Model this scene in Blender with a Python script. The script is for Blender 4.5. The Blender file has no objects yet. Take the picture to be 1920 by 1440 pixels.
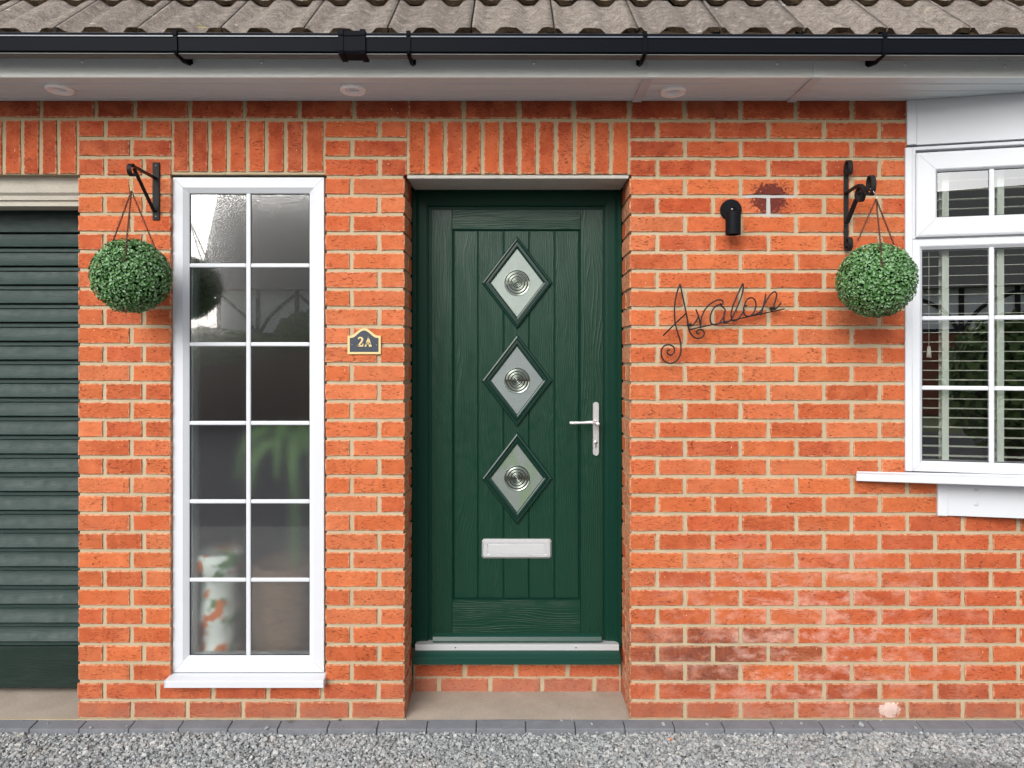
import bpy, bmesh, math, random
import numpy as np
from mathutils import Vector, Matrix

R = math.radians
rnd = random.Random(7)
sc = bpy.context.scene
C = sc.collection

# ------------------------------------------------------------------ camera, sky, sun, exposure
DIST, EYE, FOC, CX, CY = 2.9, 1.46, 1348.5, 960.0, 670.0
cam = bpy.data.objects.new('camera', bpy.data.cameras.new('camera'))
C.objects.link(cam); sc.camera = cam
cam.location = (0, -DIST, EYE)
cam.rotation_euler = (R(90), 0, 0)
cam.data.sensor_width = 36
cam.data.lens = 36 * FOC / 1920
cam.data.shift_y = -50 / 1920
cam.data.clip_end = 1000

SUN_EL, SUN_AZ = 31, 203       # azimuth measured clockwise from +Y (into the wall)
world = bpy.data.worlds.new('World'); sc.world = world; world.use_nodes = True
wn, wl = world.node_tree.nodes, world.node_tree.links
bg = wn['Background']
sky = wn.new('ShaderNodeTexSky'); sky.sky_type = 'NISHITA'; sky.sun_disc = False
sky.sun_elevation = R(SUN_EL); sky.sun_rotation = R(SUN_AZ)
sky.air_density = 1.0; sky.dust_density = 3.0
hsv = wn.new('ShaderNodeHueSaturation'); hsv.inputs['Saturation'].default_value = 0.22
hsv.inputs['Value'].default_value = 1.0
wl.new(sky.outputs[0], hsv.inputs['Color']); wl.new(hsv.outputs[0], bg.inputs['Color'])
bg.inputs['Strength'].default_value = 0.15

sun = bpy.data.objects.new('sun', bpy.data.lights.new('sun', 'SUN')); C.objects.link(sun)
sun.data.energy = 0.85; sun.data.angle = R(38); sun.data.color = (1.0, 0.965, 0.91)
az, el = R(SUN_AZ), R(SUN_EL)
to_sun = Vector((math.sin(az) * math.cos(el), math.cos(az) * math.cos(el), math.sin(el)))
sun.rotation_euler = to_sun.to_track_quat('Z', 'Y').to_euler()

vs = sc.view_settings
vs.view_transform = 'Standard'; vs.look = 'None'; vs.gamma = 1; vs.use_curve_mapping = False
vs.exposure = 0.80
sc.cycles.max_bounces = 8; sc.cycles.transmission_bounces = 6; sc.cycles.transparent_max_bounces = 12
sc.cycles.caustics_refractive = True

# ------------------------------------------------------------------ geometry helpers
def P(px, py, y=0.0):
    """point of the place seen at photo pixel (px,py) lying in the upright plane y"""
    s = (DIST + y) / FOC
    return Vector(((px - CX) * s, y, EYE + (CY - py) * s))
def PX(px, y=0.0): return (px - CX) * (DIST + y) / FOC
def PZ(py, y=0.0): return EYE + (CY - py) * (DIST + y) / FOC

def clean(name): return name
class MB:
    def __init__(s): s.v = []; s.f = []; s.m = []; s.smooth = []
    def add(s, verts, faces, mat=0, smooth=False):
        b = len(s.v); s.v += [tuple(v) for v in verts]
        for f in faces:
            s.f.append(tuple(b + i for i in f)); s.m.append(mat); s.smooth.append(smooth)
        return b
    def box(s, a, b, ch=0.0, mat=0, M=None):
        x0, y0, z0 = [min(a[i], b[i]) for i in range(3)]; x1, y1, z1 = [max(a[i], b[i]) for i in range(3)]
        ch = min(ch, (x1-x0)*.45, (y1-y0)*.45, (z1-z0)*.45)
        if ch <= 0:
            v = [(x0,y0,z0),(x1,y0,z0),(x1,y1,z0),(x0,y1,z0),(x0,y0,z1),(x1,y0,z1),(x1,y1,z1),(x0,y1,z1)]
            f = [(0,3,2,1),(4,5,6,7),(0,1,5,4),(1,2,6,5),(2,3,7,6),(3,0,4,7)]
        else:
            v = []; f = []; idx = {}
            for i, X in enumerate((x0, x1)):
                for j, Y in enumerate((y0, y1)):
                    for k, Z in enumerate((z0, z1)):
                        sx, sy, sz = (ch if i == 0 else -ch), (ch if j == 0 else -ch), (ch if k == 0 else -ch)
                        idx[(i,j,k,'x')] = len(v); v.append((X, Y+sy, Z+sz))
                        idx[(i,j,k,'y')] = len(v); v.append((X+sx, Y, Z+sz))
                        idx[(i,j,k,'z')] = len(v); v.append((X+sx, Y+sy, Z))
            g = lambda i,j,k,a: idx[(i,j,k,a)]
            f += [(g(0,0,0,'x'),g(0,0,1,'x'),g(0,1,1,'x'),g(0,1,0,'x')),(g(1,0,0,'x'),g(1,1,0,'x'),g(1,1,1,'x'),g(1,0,1,'x'))]
            f += [(g(0,0,0,'y'),g(1,0,0,'y'),g(1,0,1,'y'),g(0,0,1,'y')),(g(0,1,0,'y'),g(0,1,1,'y'),g(1,1,1,'y'),g(1,1,0,'y'))]
            f += [(g(0,0,0,'z'),g(0,1,0,'z'),g(1,1,0,'z'),g(1,0,0,'z')),(g(0,0,1,'z'),g(1,0,1,'z'),g(1,1,1,'z'),g(0,1,1,'z'))]
            for j in (0,1):
                for k in (0,1): f.append((g(0,j,k,'y'),g(1,j,k,'y'),g(1,j,k,'z'),g(0,j,k,'z')))
            for i in (0,1):
                for k in (0,1): f.append((g(i,0,k,'x'),g(i,1,k,'x'),g(i,1,k,'z'),g(i,0,k,'z')))
                for j in (0,1): f.append((g(i,j,0,'x'),g(i,j,1,'x'),g(i,j,1,'y'),g(i,j,0,'y')))
                for j in (0,1):
                    for k in (0,1): f.append((g(i,j,k,'x'),g(i,j,k,'y'),g(i,j,k,'z')))
        if M is not None: v = [M @ Vector(p) for p in v]
        s.add(v, f, mat); return s
    def prism_x(s, poly, x0, x1, mat=0, M=None, caps=True):
        """poly of (y,z) swept along x"""
        n = len(poly); v = [(x0, a, b) for a, b in poly] + [(x1, a, b) for a, b in poly]
        f = [(i, (i+1) % n, n + (i+1) % n, n + i) for i in range(n)]
        if caps: f += [tuple(range(n))[::-1], tuple(range(n, 2*n))]
        if M is not None: v = [M @ Vector(p) for p in v]
        s.add(v, f, mat); return s
    def frame(s, x0, z0, x1, z1, prof, mat=0, M=None):
        """mitred rectangular frame. prof: (inset, y) polygon, closed"""
        n = len(prof); v = []
        for cx, cz, sx, sz in ((x0,z0,1,1),(x1,z0,-1,1),(x1,z1,-1,-1),(x0,z1,1,-1)):
            for ins, y in prof: v.append((cx + sx*ins, y, cz + sz*ins))
        f = []
        for c in range(4):
            d = (c+1) % 4
            for i in range(n):
                j = (i+1) % n; f.append((c*n+i, c*n+j, d*n+j, d*n+i))
        if M is not None: v = [M @ Vector(p) for p in v]
        s.add(v, f, mat); return s
    def tube(s, pts, r, seg=8, mat=0, closed=False, smooth=True):
        pts = [Vector(p) for p in pts]; n = len(pts); v = []; f = []
        up = Vector((0,1,0)); prev = None
        for i, p in enumerate(pts):
            if closed: t = pts[(i+1) % n] - pts[i-1]
            else: t = pts[min(i+1, n-1)] - pts[max(i-1, 0)]
            t.normalize()
            if prev is None:
                a = t.cross(up)
                if a.length < 1e-3: a = t.cross(Vector((1,0,0)))
                a.normalize()
            else:
                a = (prev - t * prev.dot(t))
                if a.length < 1e-6: a = t.cross(up)
                a.normalize()
            prev = a; b = t.cross(a)
            rr = r[i] if isinstance(r, (list, tuple)) else r
            for k in range(seg):
                q = 2*math.pi*k/seg; v.append(p + a*math.cos(q)*rr + b*math.sin(q)*rr)
        m = n if closed else n-1
        for i in range(m):
            for k in range(seg):
                j = (i+1) % n; l = (k+1) % seg
                f.append((i*seg+k, i*seg+l, j*seg+l, j*seg+k))
        if not closed: f += [tuple(range(seg))[::-1], tuple(range((n-1)*seg, n*seg))]
        s.add(v, f, mat, smooth); return s
    def lathe(s, prof, M, seg=32, mat=0, smooth=True):
        """prof (r,h) about local Z, placed by M"""
        v = []; f = []; n = len(prof)
        for k in range(seg):
            q = 2*math.pi*k/seg
            for r, h in prof: v.append(M @ Vector((r*math.cos(q), r*math.sin(q), h)))
        for k in range(seg):
            l = (k+1) % seg
            for i in range(n-1): f.append((k*n+i, l*n+i, l*n+i+1, k*n+i+1))
        s.add(v, f, mat, smooth); return s
    def ribbon(s, pts, w, t, X, mat=0, taper=None):
        """flat iron strip: pts are (y,z), width w along x about X, thickness t"""
        n = len(pts); v = []; f = []
        for i, (y, z) in enumerate(pts):
            a = pts[max(i-1, 0)]; b = pts[min(i+1, n-1)]
            d = Vector((b[0]-a[0], b[1]-a[1])).normalized(); nx, nz = -d.y*t/2, d.x*t/2
            for sx, sn in ((-1,-1),(1,-1),(1,1),(-1,1)):
                v.append((X + sx*w/2, y + sn*nx, z + sn*nz))
        for i in range(n-1):
            for k in range(4):
                l = (k+1) % 4; f.append((i*4+k, i*4+l, i*4+4+l, i*4+4+k))
        f += [(3,2,1,0), tuple((n-1)*4+k for k in range(4))]
        s.add(v, f, mat); return s
    def build(s, name, mats, parent=None, origin=None, fix=True):
        o = Vector(origin) if origin is not None else (wloc(parent) if parent is not None else Vector((0,0,0)))
        me = bpy.data.meshes.new(name)
        me.from_pydata([(a-o.x, b-o.y, c-o.z) for a, b, c in s.v], [], s.f)
        if not isinstance(mats, (list, tuple)): mats = [mats]
        for m in mats: me.materials.append(m)
        me.polygons.foreach_set('material_index', s.m)
        me.polygons.foreach_set('use_smooth', s.smooth)
        if fix:
            b = bmesh.new(); b.from_mesh(me); bmesh.ops.recalc_face_normals(b, faces=b.faces); b.to_mesh(me); b.free()
        me.update()
        ob = bpy.data.objects.new(name, me); C.objects.link(ob)
        if parent is not None:
            ob.parent = parent; ob.location = o - wloc(parent)
        else: ob.location = o
        return ob
def wloc(o):
    v = Vector((0,0,0))
    while o is not None: v = v + o.location; o = o.parent
    return v
def thing(name, loc, label, cat, group=None, kind=None):
    o = bpy.data.objects.new(name, None); C.objects.link(o); o.location = loc
    o.empty_display_size = .1
    return tag(o, label, cat, group, kind)
def tag(o, label=None, cat=None, group=None, kind=None):
    if label: o['label'] = label
    if cat: o['category'] = cat
    if group: o['group'] = group
    if kind: o['kind'] = kind
    return o
def bez(pts, n=6):
    """Catmull-Rom through points"""
    pts = [Vector(p) for p in pts]; out = []
    for i in range(len(pts)-1):
        p0 = pts[max(i-1,0)]; p1 = pts[i]; p2 = pts[i+1]; p3 = pts[min(i+2, len(pts)-1)]
        for k in range(n):
            t = k/n
            out.append(0.5*((2*p1)+(-p0+p2)*t+(2*p0-5*p1+4*p2-p3)*t*t+(-p0+3*p1-3*p2+p3)*t**3))
    out.append(pts[-1]); return out

# ------------------------------------------------------------------ material helpers
class NT:
    def __init__(s, name, rough=.6, spec=.5):
        s.mat = bpy.data.materials.new(name); s.mat.use_nodes = True
        s.t = s.mat.node_tree; s.b = s.t.nodes['Principled BSDF']; s.out = s.t.nodes['Material Output']
        s.b.inputs['Roughness'].default_value = rough
        s.b.inputs['Specular IOR Level'].default_value = spec
    def n(s, kind, **kw):
        x = s.t.nodes.new(kind)
        for k, v in kw.items():
            if k in x.inputs: s.set(x.inputs[k], v)
            else: setattr(x, k, v)
        return x
    def set(s, inp, v):
        if hasattr(v, 'is_output') or isinstance(v, bpy.types.NodeSocket): s.t.links.new(v, inp)
        else: inp.default_value = v
    def inp(s, k, v): s.set(s.b.inputs[k], v)
    def math(s, op, a, b=0.0, c=None, clamp=False):
        x = s.t.nodes.new('ShaderNodeMath'); x.operation = op; x.use_clamp = clamp
        s.set(x.inputs[0], a); s.set(x.inputs[1], b)
        if c is not None: s.set(x.inputs[2], c)
        return x.outputs[0]
    def vmath(s, op, a, b=(0,0,0)):
        x = s.t.nodes.new('ShaderNodeVectorMath'); x.operation = op
        s.set(x.inputs[0], a); s.set(x.inputs[1], b)
        return x.outputs['Value'] if op in ('LENGTH', 'DOT_PRODUCT') else x.outputs[0]
    def noise(s, vec, scale, detail=3, rough=.55, dist=0.0):
        x = s.n('ShaderNodeTexNoise'); s.set(x.inputs['Vector'], vec)
        x.inputs['Scale'].default_value = scale; x.inputs['Detail'].default_value = detail
        x.inputs['Roughness'].default_value = rough; x.inputs['Distortion'].default_value = dist
        return x.outputs['Fac']
    def ramp(s, v, a, b, lo=0.0, hi=1.0):
        x = s.n('ShaderNodeMapRange'); s.set(x.inputs[0], v)
        for i, q in enumerate((a, b, lo, hi)): x.inputs[i+1].default_value = q
        x.clamp = True; return x.outputs[0]
    def mix(s, f, a, b, mode='MIX'):
        x = s.t.nodes.new('ShaderNodeMix'); x.data_type = 'RGBA'; x.blend_type = mode
        s.set(x.inputs[0], f)
        for sock, v in ((x.inputs[6], a), (x.inputs[7], b)):
            if isinstance(v, (tuple, list)) and len(v) == 3: v = (*v, 1)
            s.set(sock, v)
        return x.outputs[2]
    def coords(s, k='Object'): return s.n('ShaderNodeTexCoord').outputs[k]
    def pos(s): return s.n('ShaderNodeNewGeometry').outputs['Position']
    def mapping(s, v, scale=(1,1,1), loc=(0,0,0), rot=(0,0,0)):
        x = s.n('ShaderNodeMapping'); s.set(x.inputs['Vector'], v)
        x.inputs['Scale'].default_value = scale; x.inputs['Location'].default_value = loc; x.inputs['Rotation'].default_value = rot
        return x.outputs[0]
    def bump(s, h, strength=.3, dist=.002, normal=None):
        x = s.n('ShaderNodeBump'); s.set(x.inputs['Height'], h)
        x.inputs['Strength'].default_value = strength; x.inputs['Distance'].default_value = dist
        if normal is not None: s.set(x.inputs['Normal'], normal)
        return x.outputs[0]
    def rand(s): return s.n('ShaderNodeObjectInfo').outputs['Random']
    def blob(s, pos, c, r):
        """soft ellipsoid mask round c with radii r (world metres)"""
        d = s.vmath('LENGTH', s.vmath('DIVIDE', s.vmath('SUBTRACT', pos, c), r))
        return d

def simple(name, col, rough=.6, spec=.5, metal=0.0, var=0.0, scale=8, bump=0.0, bscale=60, coat=0.0):
    m = NT(name, rough, spec)
    if var > 0:
        f = m.noise(m.pos(), scale, 4)
        m.inp('Base Color', m.mix(f, tuple(c*(1-var) for c in col), tuple(min(1, c*(1+var)) for c in col)))
    else: m.inp('Base Color', (*col, 1))
    m.inp('Metallic', metal)
    if coat: m.inp('Coat Weight', coat)
    if bump: m.inp('Normal', m.bump(m.noise(m.pos(), bscale, 4), bump, .002))
    return m.mat

def mat_brick():
    m = NT('brick_face', .85, .25)
    oi = m.n('ShaderNodeObjectInfo')
    off = m.vmath('MULTIPLY', m.n('ShaderNodeCombineXYZ', X=oi.outputs['Random'], Y=oi.outputs['Random'], Z=oi.outputs['Random']).outputs[0], (37., 11., 53.))
    co = m.vmath('ADD', m.coords(), off)
    pos = m.pos()
    base = oi.outputs['Color']
    # burnt patches and paler zones inside one brick
    n1 = m.noise(co, 14, 4, .6)
    c = m.mix(m.ramp(n1, .40, .72), base, m.mix(.65, base, (.56, .135, .05)))
    n2 = m.noise(m.mapping(co, (1, 1, 1.6)), 30, 5, .65)
    c = m.mix(m.ramp(n2, .36, .66, .0, .5), c, m.mix(.65, base, (.28, .045, .015)))
    # powdery bloom
    n3 = m.noise(pos, 5.5, 5, .6)
    c = m.mix(m.ramp(n3, .50, .74, 0, .22), c, (.76, .31, .15))
    # fine grit
    n4 = m.noise(co, 420, 2, .6)
    c = m.mix(m.ramp(n4, .35, .7, .0, .12), c, (.8, .33, .14))
    # drag marks: short dark tears along the brick
    tear = m.noise(m.mapping(co, (1.0, 1.0, 3.4)), 78, 3, .62)
    pres = m.noise(co, 16, 2)
    tm = m.math('MULTIPLY', m.ramp(tear, .585, .63), m.ramp(pres, .32, .52))
    c = m.mix(m.math('MULTIPLY', tm, .75), c, (.10, .018, .010))
    # small pale nicks
    nick = m.noise(m.mapping(co, (1.5, 1, 1)), 85, 2, .5)
    c = m.mix(m.ramp(nick, .735, .77, 0, .75), c, (.80, .52, .33))
    # mortar smear at arrises
    rim = m.n('ShaderNodeAttribute', attribute_name='rim').outputs['Fac']
    rn = m.math('MULTIPLY', rim, m.ramp(m.noise(pos, 60, 3), .30, .62, .15, 1.25))
    c = m.mix(m.ramp(rn, .45, 1.1, 0, .6), c, (.62, .40, .24))
    # --- stains of this particular wall (world position)
    def at(px, py): q = P(px, py); return (q.x, q.y, q.z)
    wob = m.math('MULTIPLY', m.math('SUBTRACT', m.noise(pos, 24, 4, .6), .5), 1.3)
    for (px, py, rx, rz, col, amt, e0, e1) in (
            (1443, 372, .085, .075, (.10, .018, .014), .95, .95, .72),
            (1330, 1218, .36, .10, (.13, .04, .03), .5, 1.1, .5),
            (1300, 1255, .26, .09, (.15, .045, .03), .45, 1.1, .5),
            (1668, 1331, .046, .034, (.85, .72, .66), .85, 1.0, .8)):
        d = m.math('ADD', m.blob(pos, at(px, py), (rx, 1., rz)), wob if rx > .1 else m.math('MULTIPLY', m.math('SUBTRACT', m.noise(pos, 75, 5, .7), .5), 2.2))
        mk = m.ramp(d, e0, e1, 0, amt)
        if rx > .2: mk = m.math('MULTIPLY', mk, m.ramp(m.noise(m.mapping(pos, (2.2, 1, 1)), 26, 4, .65), .38, .6, .25, 1.25))
        c = m.mix(mk, c, col)
    # salts low on the right hand wall
    sal = m.math('MULTIPLY', m.ramp(m.noise(m.mapping(pos, (1, 1, 1.8)), 9, 6, .68), .47, .66),
                 m.ramp(m.blob(pos, at(1520, 1200), (.85, 1., .50)), 1.0, .30))
    c = m.mix(m.math('MULTIPLY', sal, .58), c, (.70, .44, .36))
    # splash-back grime in the bottom two courses
    z = m.n('ShaderNodeSeparateXYZ'); m.set(z.inputs[0], pos)
    g = m.math('MULTIPLY', m.ramp(z.outputs['Z'], .10, .03), m.ramp(m.noise(pos, 12, 4), .3, .7, .35, .9))
    c = m.mix(m.math('MULTIPLY', g, .6), c, (.30, .15, .10))
    m.inp('Base Color', c)
    h = m.math('ADD', m.math('MULTIPLY', n4, .35), m.math('MULTIPLY', n2, .9))
    h = m.math('SUBTRACT', h, m.math('MULTIPLY', tm, .6))
    m.inp('Normal', m.bump(h, .75, .0022))
    return m.mat

def mat_mortar():
    m = NT('mortar_sand', .95, .15); pos = m.pos()
    n = m.noise(pos, 7, 5); g = m.noise(pos, 500, 2); sp = m.noise(pos, 90, 3)
    c = m.mix(n, (.31, .245, .150), (.50, .41, .285))
    c = m.mix(m.ramp(g, .3, .7, 0, .3), c, (.54, .46, .33))
    c = m.mix(m.ramp(sp, .62, .74, 0, .7), c, (.25, .19, .12))
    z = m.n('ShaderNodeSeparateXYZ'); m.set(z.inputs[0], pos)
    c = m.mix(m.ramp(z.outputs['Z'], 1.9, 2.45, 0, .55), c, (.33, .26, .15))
    q = P(1443, 374)
    d = m.math('ADD', m.blob(pos, (q.x, q.y, q.z), (.12, 1., .075)), m.math('MULTIPLY', m.noise(pos, 30, 3), .4))
    c = m.mix(m.ramp(d, 1.25, .95, 0, .9), c, (.42, .43, .43))
    m.inp('Base Color', c)
    m.inp('Normal', m.bump(m.math('ADD', m.math('MULTIPLY', sp, .8), m.math('MULTIPLY', g, .4)), .7, .003))
    return m.mat

def mat_wood_embossed(name, col, axis='z', amp=1.0, rough=.34, worn=0.0, spec=.36):
    """painted / foiled door skin with pressed grain running along axis"""
    m = NT(name, rough, spec)
    oi = m.n('ShaderNodeObjectInfo'); pos = m.coords()
    r = m.n('ShaderNodeCombineXYZ', X=oi.outputs['Random'], Y=oi.outputs['Random'], Z=oi.outputs['Random']).outputs[0]
    co = m.vmath('ADD', pos, m.vmath('MULTIPLY', r, (9., 3., 17.)))
    st = (1, 1, .13) if axis == 'z' else (.13, 1, 1)
    w = m.noise(m.mapping(co, st), 9, 2, .5)
    sep = m.n('ShaderNodeSeparateXYZ'); m.set(sep.inputs[0], co)
    across = sep.outputs['X'] if axis == 'z' else sep.outputs['Z']
    rings = m.math('SINE', m.math('ADD', m.math('MULTIPLY', across, 620.), m.math('MULTIPLY', w, 95.)))
    fine = m.noise(m.mapping(co, (1, 1, .03) if axis == 'z' else (.03, 1, 1)), 420, 3, .6)
    patch = m.noise(m.mapping(co, (1, 1, .4) if axis == 'z' else (.4, 1, 1)), 14, 2)
    line = m.math('MULTIPLY', m.ramp(rings, .35, 1.0), m.ramp(patch, .35, .60, .25, 1.0))
    h = m.math('ADD', m.math('MULTIPLY', line, 1.0), m.math('MULTIPLY', fine, .9))
    m.inp('Normal', m.bump(h, .6*amp, .0015))
    c = m.mix(m.ramp(fine, .3, .7), tuple(x*.86 for x in col), tuple(x*1.12 for x in col))
    if worn:
        ww = m.noise(m.mapping(co, (.15, 1, 1)), 40, 5, .7)
        c = m.mix(m.ramp(ww, .5, .75, 0, worn), c, (.20, .235, .23))
    m.inp('Base Color', c)
    m.inp('Roughness', m.ramp(m.noise(co, 30, 3), .3, .7, rough*.85, rough*1.2))
    return m.mat

def mat_tile():
    m = NT('concrete_roof_tile', .95, .15); pos = m.pos()
    oi = m.n('ShaderNodeObjectInfo')
    n = m.noise(pos, 9, 5, .65); f = m.noise(pos, 150, 4, .7); g = m.noise(pos, 520, 2)
    c = m.mix(n, (.24, .20, .172), (.41, .355, .31))
    c = m.mix(m.math('MULTIPLY', oi.outputs['Random'], .75), c, (.19, .165, .15))
    c = m.mix(m.ramp(f, .46, .66, 0, .75), c, (.055, .045, .038))
    c = m.mix(m.ramp(g, .52, .70, 0, .5), c, (.40, .36, .33))
    bl = m.noise(pos, 34, 4, .7); c = m.mix(m.ramp(bl, .50, .64, 0, .55), c, (.10, .085, .07)); c = m.mix(m.ramp(bl, .44, .34, 0, .5), c, (.42, .385, .35))
    li = m.noise(pos, 11, 2, .4)
    c = m.mix(m.math('MULTIPLY', m.ramp(li, .745, .77), m.ramp(f, .35, .55)), c, (.47, .40, .12))
    wh = m.noise(m.vmath('ADD', pos, (4.1, 2., 1.)), 26, 2, .4)
    c = m.mix(m.ramp(wh, .73, .76, 0, .7), c, (.52, .50, .46))
    m.inp('Base Color', c)
    m.inp('Normal', m.bump(m.math('ADD', f, m.math('MULTIPLY', g, .5)), 1.0, .007))
    return m.mat
def mat_moss():
    m = NT('mossy_tile_edge', 1.0, .05); pos = m.pos()
    f = m.noise(pos, 190, 4, .75); g = m.noise(pos, 45, 3)
    c = m.mix(m.ramp(f, .3, .7), (.018, .013, .009), (.085, .058, .036))
    c = m.mix(m.ramp(g, .55, .7, 0, .6), c, (.06, .05, .025))
    m.inp('Base Color', c); m.inp('Normal', m.bump(f, 1.0, .006))
    return m.mat
def mat_concrete(name, a, b, sc=6):
    m = NT(name, .9, .2); pos = m.pos()
    n = m.noise(pos, sc, 6, .6); g = m.noise(pos, 260, 3); sp = m.noise(pos, 60, 2)
    c = m.mix(n, a, b); c = m.mix(m.ramp(g, .4, .7, 0, .3), c, tuple(min(1, x*1.3) for x in b))
    c = m.mix(m.ramp(sp, .70, .76, 0, .5), c, tuple(x*.4 for x in a))
    m.inp('Base Color', c); m.inp('Normal', m.bump(m.math('ADD', g, sp), .4, .002))
    return m.mat
def mat_frosted():
    m = NT('obscure_glass'); t = m.t; t.nodes.remove(m.b)
    pos = m.pos(); gr = m.noise(pos, 300, 2, .6); lo = m.noise(pos, 7, 2)
    sparse = m.ramp(gr, .56, .72)
    nb = m.bump(m.math('ADD', sparse, m.math('MULTIPLY', lo, 2.0)), .10, .00022)
    nb2 = m.bump(gr, .7, .0016)
    rf = m.n('ShaderNodeBsdfRefraction', Roughness=.085, IOR=1.45); m.set(rf.inputs['Normal'], nb2)
    rf.inputs['Color'].default_value = (.95, .98, .97, 1)
    gl = m.n('ShaderNodeBsdfGlossy', Roughness=.012); m.set(gl.inputs['Normal'], nb)
    gv = m.n('ShaderNodeBsdfGlossy', Roughness=.22)
    g2 = m.n('ShaderNodeMixShader'); g2.inputs[0].default_value = .16; m.set(g2.inputs[1], gl.outputs[0]); m.set(g2.inputs[2], gv.outputs[0])
    fr = m.n('ShaderNodeFresnel', IOR=1.5); bf = m.n('ShaderNodeNewGeometry').outputs['Backfacing']
    mx = m.n('ShaderNodeMixShader'); m.set(mx.inputs[0], m.math('MULTIPLY', m.math('ADD', m.math('MULTIPLY', fr.outputs[0], 1.5), .27, clamp=True), m.math('SUBTRACT', 1.0, bf)))
    m.set(mx.inputs[1], rf.outputs[0]); m.set(mx.inputs[2], g2.outputs[0])
    m.set(m.out.inputs['Surface'], mx.outputs[0]); return m.mat
def mat_clear():
    m = NT('window_glass'); m.t.nodes.remove(m.b)
    tr = m.n('ShaderNodeBsdfTransparent'); tr.inputs['Color'].default_value = (.94, .965, .96, 1)
    nb = m.bump(m.noise(m.pos(), 2.2, 2), .05, .004)
    gl = m.n('ShaderNodeBsdfGlossy', Roughness=.006); m.set(gl.inputs['Normal'], nb)
    fr = m.n('ShaderNodeFresnel', IOR=1.5)
    mx = m.n('ShaderNodeMixShader'); m.set(mx.inputs[0], m.math('MULTIPLY', m.math('ADD', m.math('MULTIPLY', fr.outputs[0], 1.0), .32, clamp=True), m.math('SUBTRACT', 1.0, m.n('ShaderNodeNewGeometry').outputs['Backfacing'])))
    m.set(mx.inputs[1], tr.outputs[0]); m.set(mx.inputs[2], gl.outputs[0])
    m.set(m.out.inputs['Surface'], mx.outputs[0]); return m.mat
def mat_leaf(name, cols, rough=.45, spec=.5):
    m = NT(name, rough, spec)
    a = m.n('ShaderNodeAttribute', attribute_name='tone').outputs['Fac']
    c = m.mix(m.ramp(a, 0, .5), cols[0], cols[1]); c = m.mix(m.ramp(a, .5, 1), c, cols[2])
    m.inp('Base Color', c)
    m.inp('Subsurface Weight', 0.0)
    return m.mat
def mat_gravel():
    m = NT('crushed_limestone', .9, .2)
    a = m.n('ShaderNodeAttribute', attribute_name='tone').outputs['Fac']
    c = m.mix(m.ramp(a, 0, .55), (.10, .106, .11), (.31, .33, .34)); c = m.mix(m.ramp(a, .55, 1), c, (.50, .505, .49))
    pos = m.pos(); n = m.noise(pos, 130, 4, .65)
    c = m.mix(m.ramp(n, .35, .7, 0, .4), c, (.34, .355, .36))
    b = m.noise(pos, 9, 3)
    c = m.mix(m.ramp(b, .55, .75, 0, .35), c, (.40, .36, .30))
    q = (1.62, -.30, -.02)
    d = m.math('ADD', m.blob(pos, q, (.26, .07, 1.)), m.math('SUBTRACT', m.noise(pos, 18, 3), .5))
    c = m.mix(m.ramp(d, 1.1, .5, 0, .5), c, (.05, .05, .05))
    m.inp('Base Color', c); m.inp('Normal', m.bump(n, .6, .003)); return m.mat
def mat_ground(name, a, b, sc=3, bs=.5):
    m = NT(name, .95, .15); pos = m.pos(); n = m.noise(pos, sc, 5); g = m.noise(pos, 60, 4, .7)
    c = m.mix(n, a, b); c = m.mix(m.ramp(g, .3, .7, 0, .5), c, tuple(x*.6 for x in a))
    m.inp('Base Color', c); m.inp('Normal', m.bump(g, bs, .01)); return m.mat

M_BRICK, M_MORTAR = mat_brick(), mat_mortar()
M_UPVC = simple('white_upvc', (.575, .595, .63), .35, .3, var=.02, scale=3)
M_UPVC2 = simple('soffit_upvc', (.62, .69, .71), .4, .5)
M_GASKET = simple('black_gasket', (.012, .012, .013), .6)
M_GUTTER = simple('black_upvc', (.006, .0072, .010), .3, .02)
M_LIP = simple('black_upvc_lip_sky_sheen', (.10, .115, .14), .25, .8, var=.3, scale=6)  # colour lightened to stand for the sky's glint along the lip
M_IRON = simple('painted_black_iron', (.009, .0095, .011), .5, .14, var=.35, scale=60, bump=.35, bscale=120)
M_IRON2 = simple('old_black_iron', (.014, .013, .013), .55, .2, var=.6, scale=40, bump=.6, bscale=90)
M_WIRE = simple('black_wire', (.008, .008, .010), .45, .3)
M_LAMP = simple('black_powder_coat', (.006, .0068, .009), .5, .08, bump=.1, bscale=600)
M_CHAIN = simple('rusty_chain', (.10, .038, .025), .6, .5, metal=.4, var=.5, scale=80)
M_CHROME = simple('satin_chrome', (.90, .90, .91), .24, .5, metal=.70)
M_ALU = simple('brushed_aluminium', (.58, .59, .60), .35, .5, metal=.35)
M_STEEL = simple('steel_screw', (.5, .5, .48), .35, .5, metal=1.0)
M_DARK = simple('dark_void', (.01, .01, .01), .9, .1)
GREEN = (.0034, .031, .0165)
M_DOORV = mat_wood_embossed('green_door_skin_upright', GREEN, 'z', 1.0)
M_DOORH = mat_wood_embossed('green_door_skin_level', GREEN, 'x', .85)
M_DOORS = simple('green_foil_trim', (.0036, .028, .018), .36, .12, var=.1, scale=40, bump=.06, bscale=300)
M_DIAM = simple('green_gloss_moulding', (.0034, .027, .018), .20, .5)
M_SILLG = simple('green_sill', (.006, .042, .030), .30, .5, bump=.15, bscale=500)
GAR = (.019, .038, .034)
M_GARAGE = mat_wood_embossed('weathered_green_timber', GAR, 'x', .35, .5, .08, .25)
M_GARAGE2 = mat_wood_embossed('dark_green_timber', (.011, .022, .018), 'x', .3, .5, .05, .2)
M_TILE, M_MOSS = mat_tile(), mat_moss()
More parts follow.
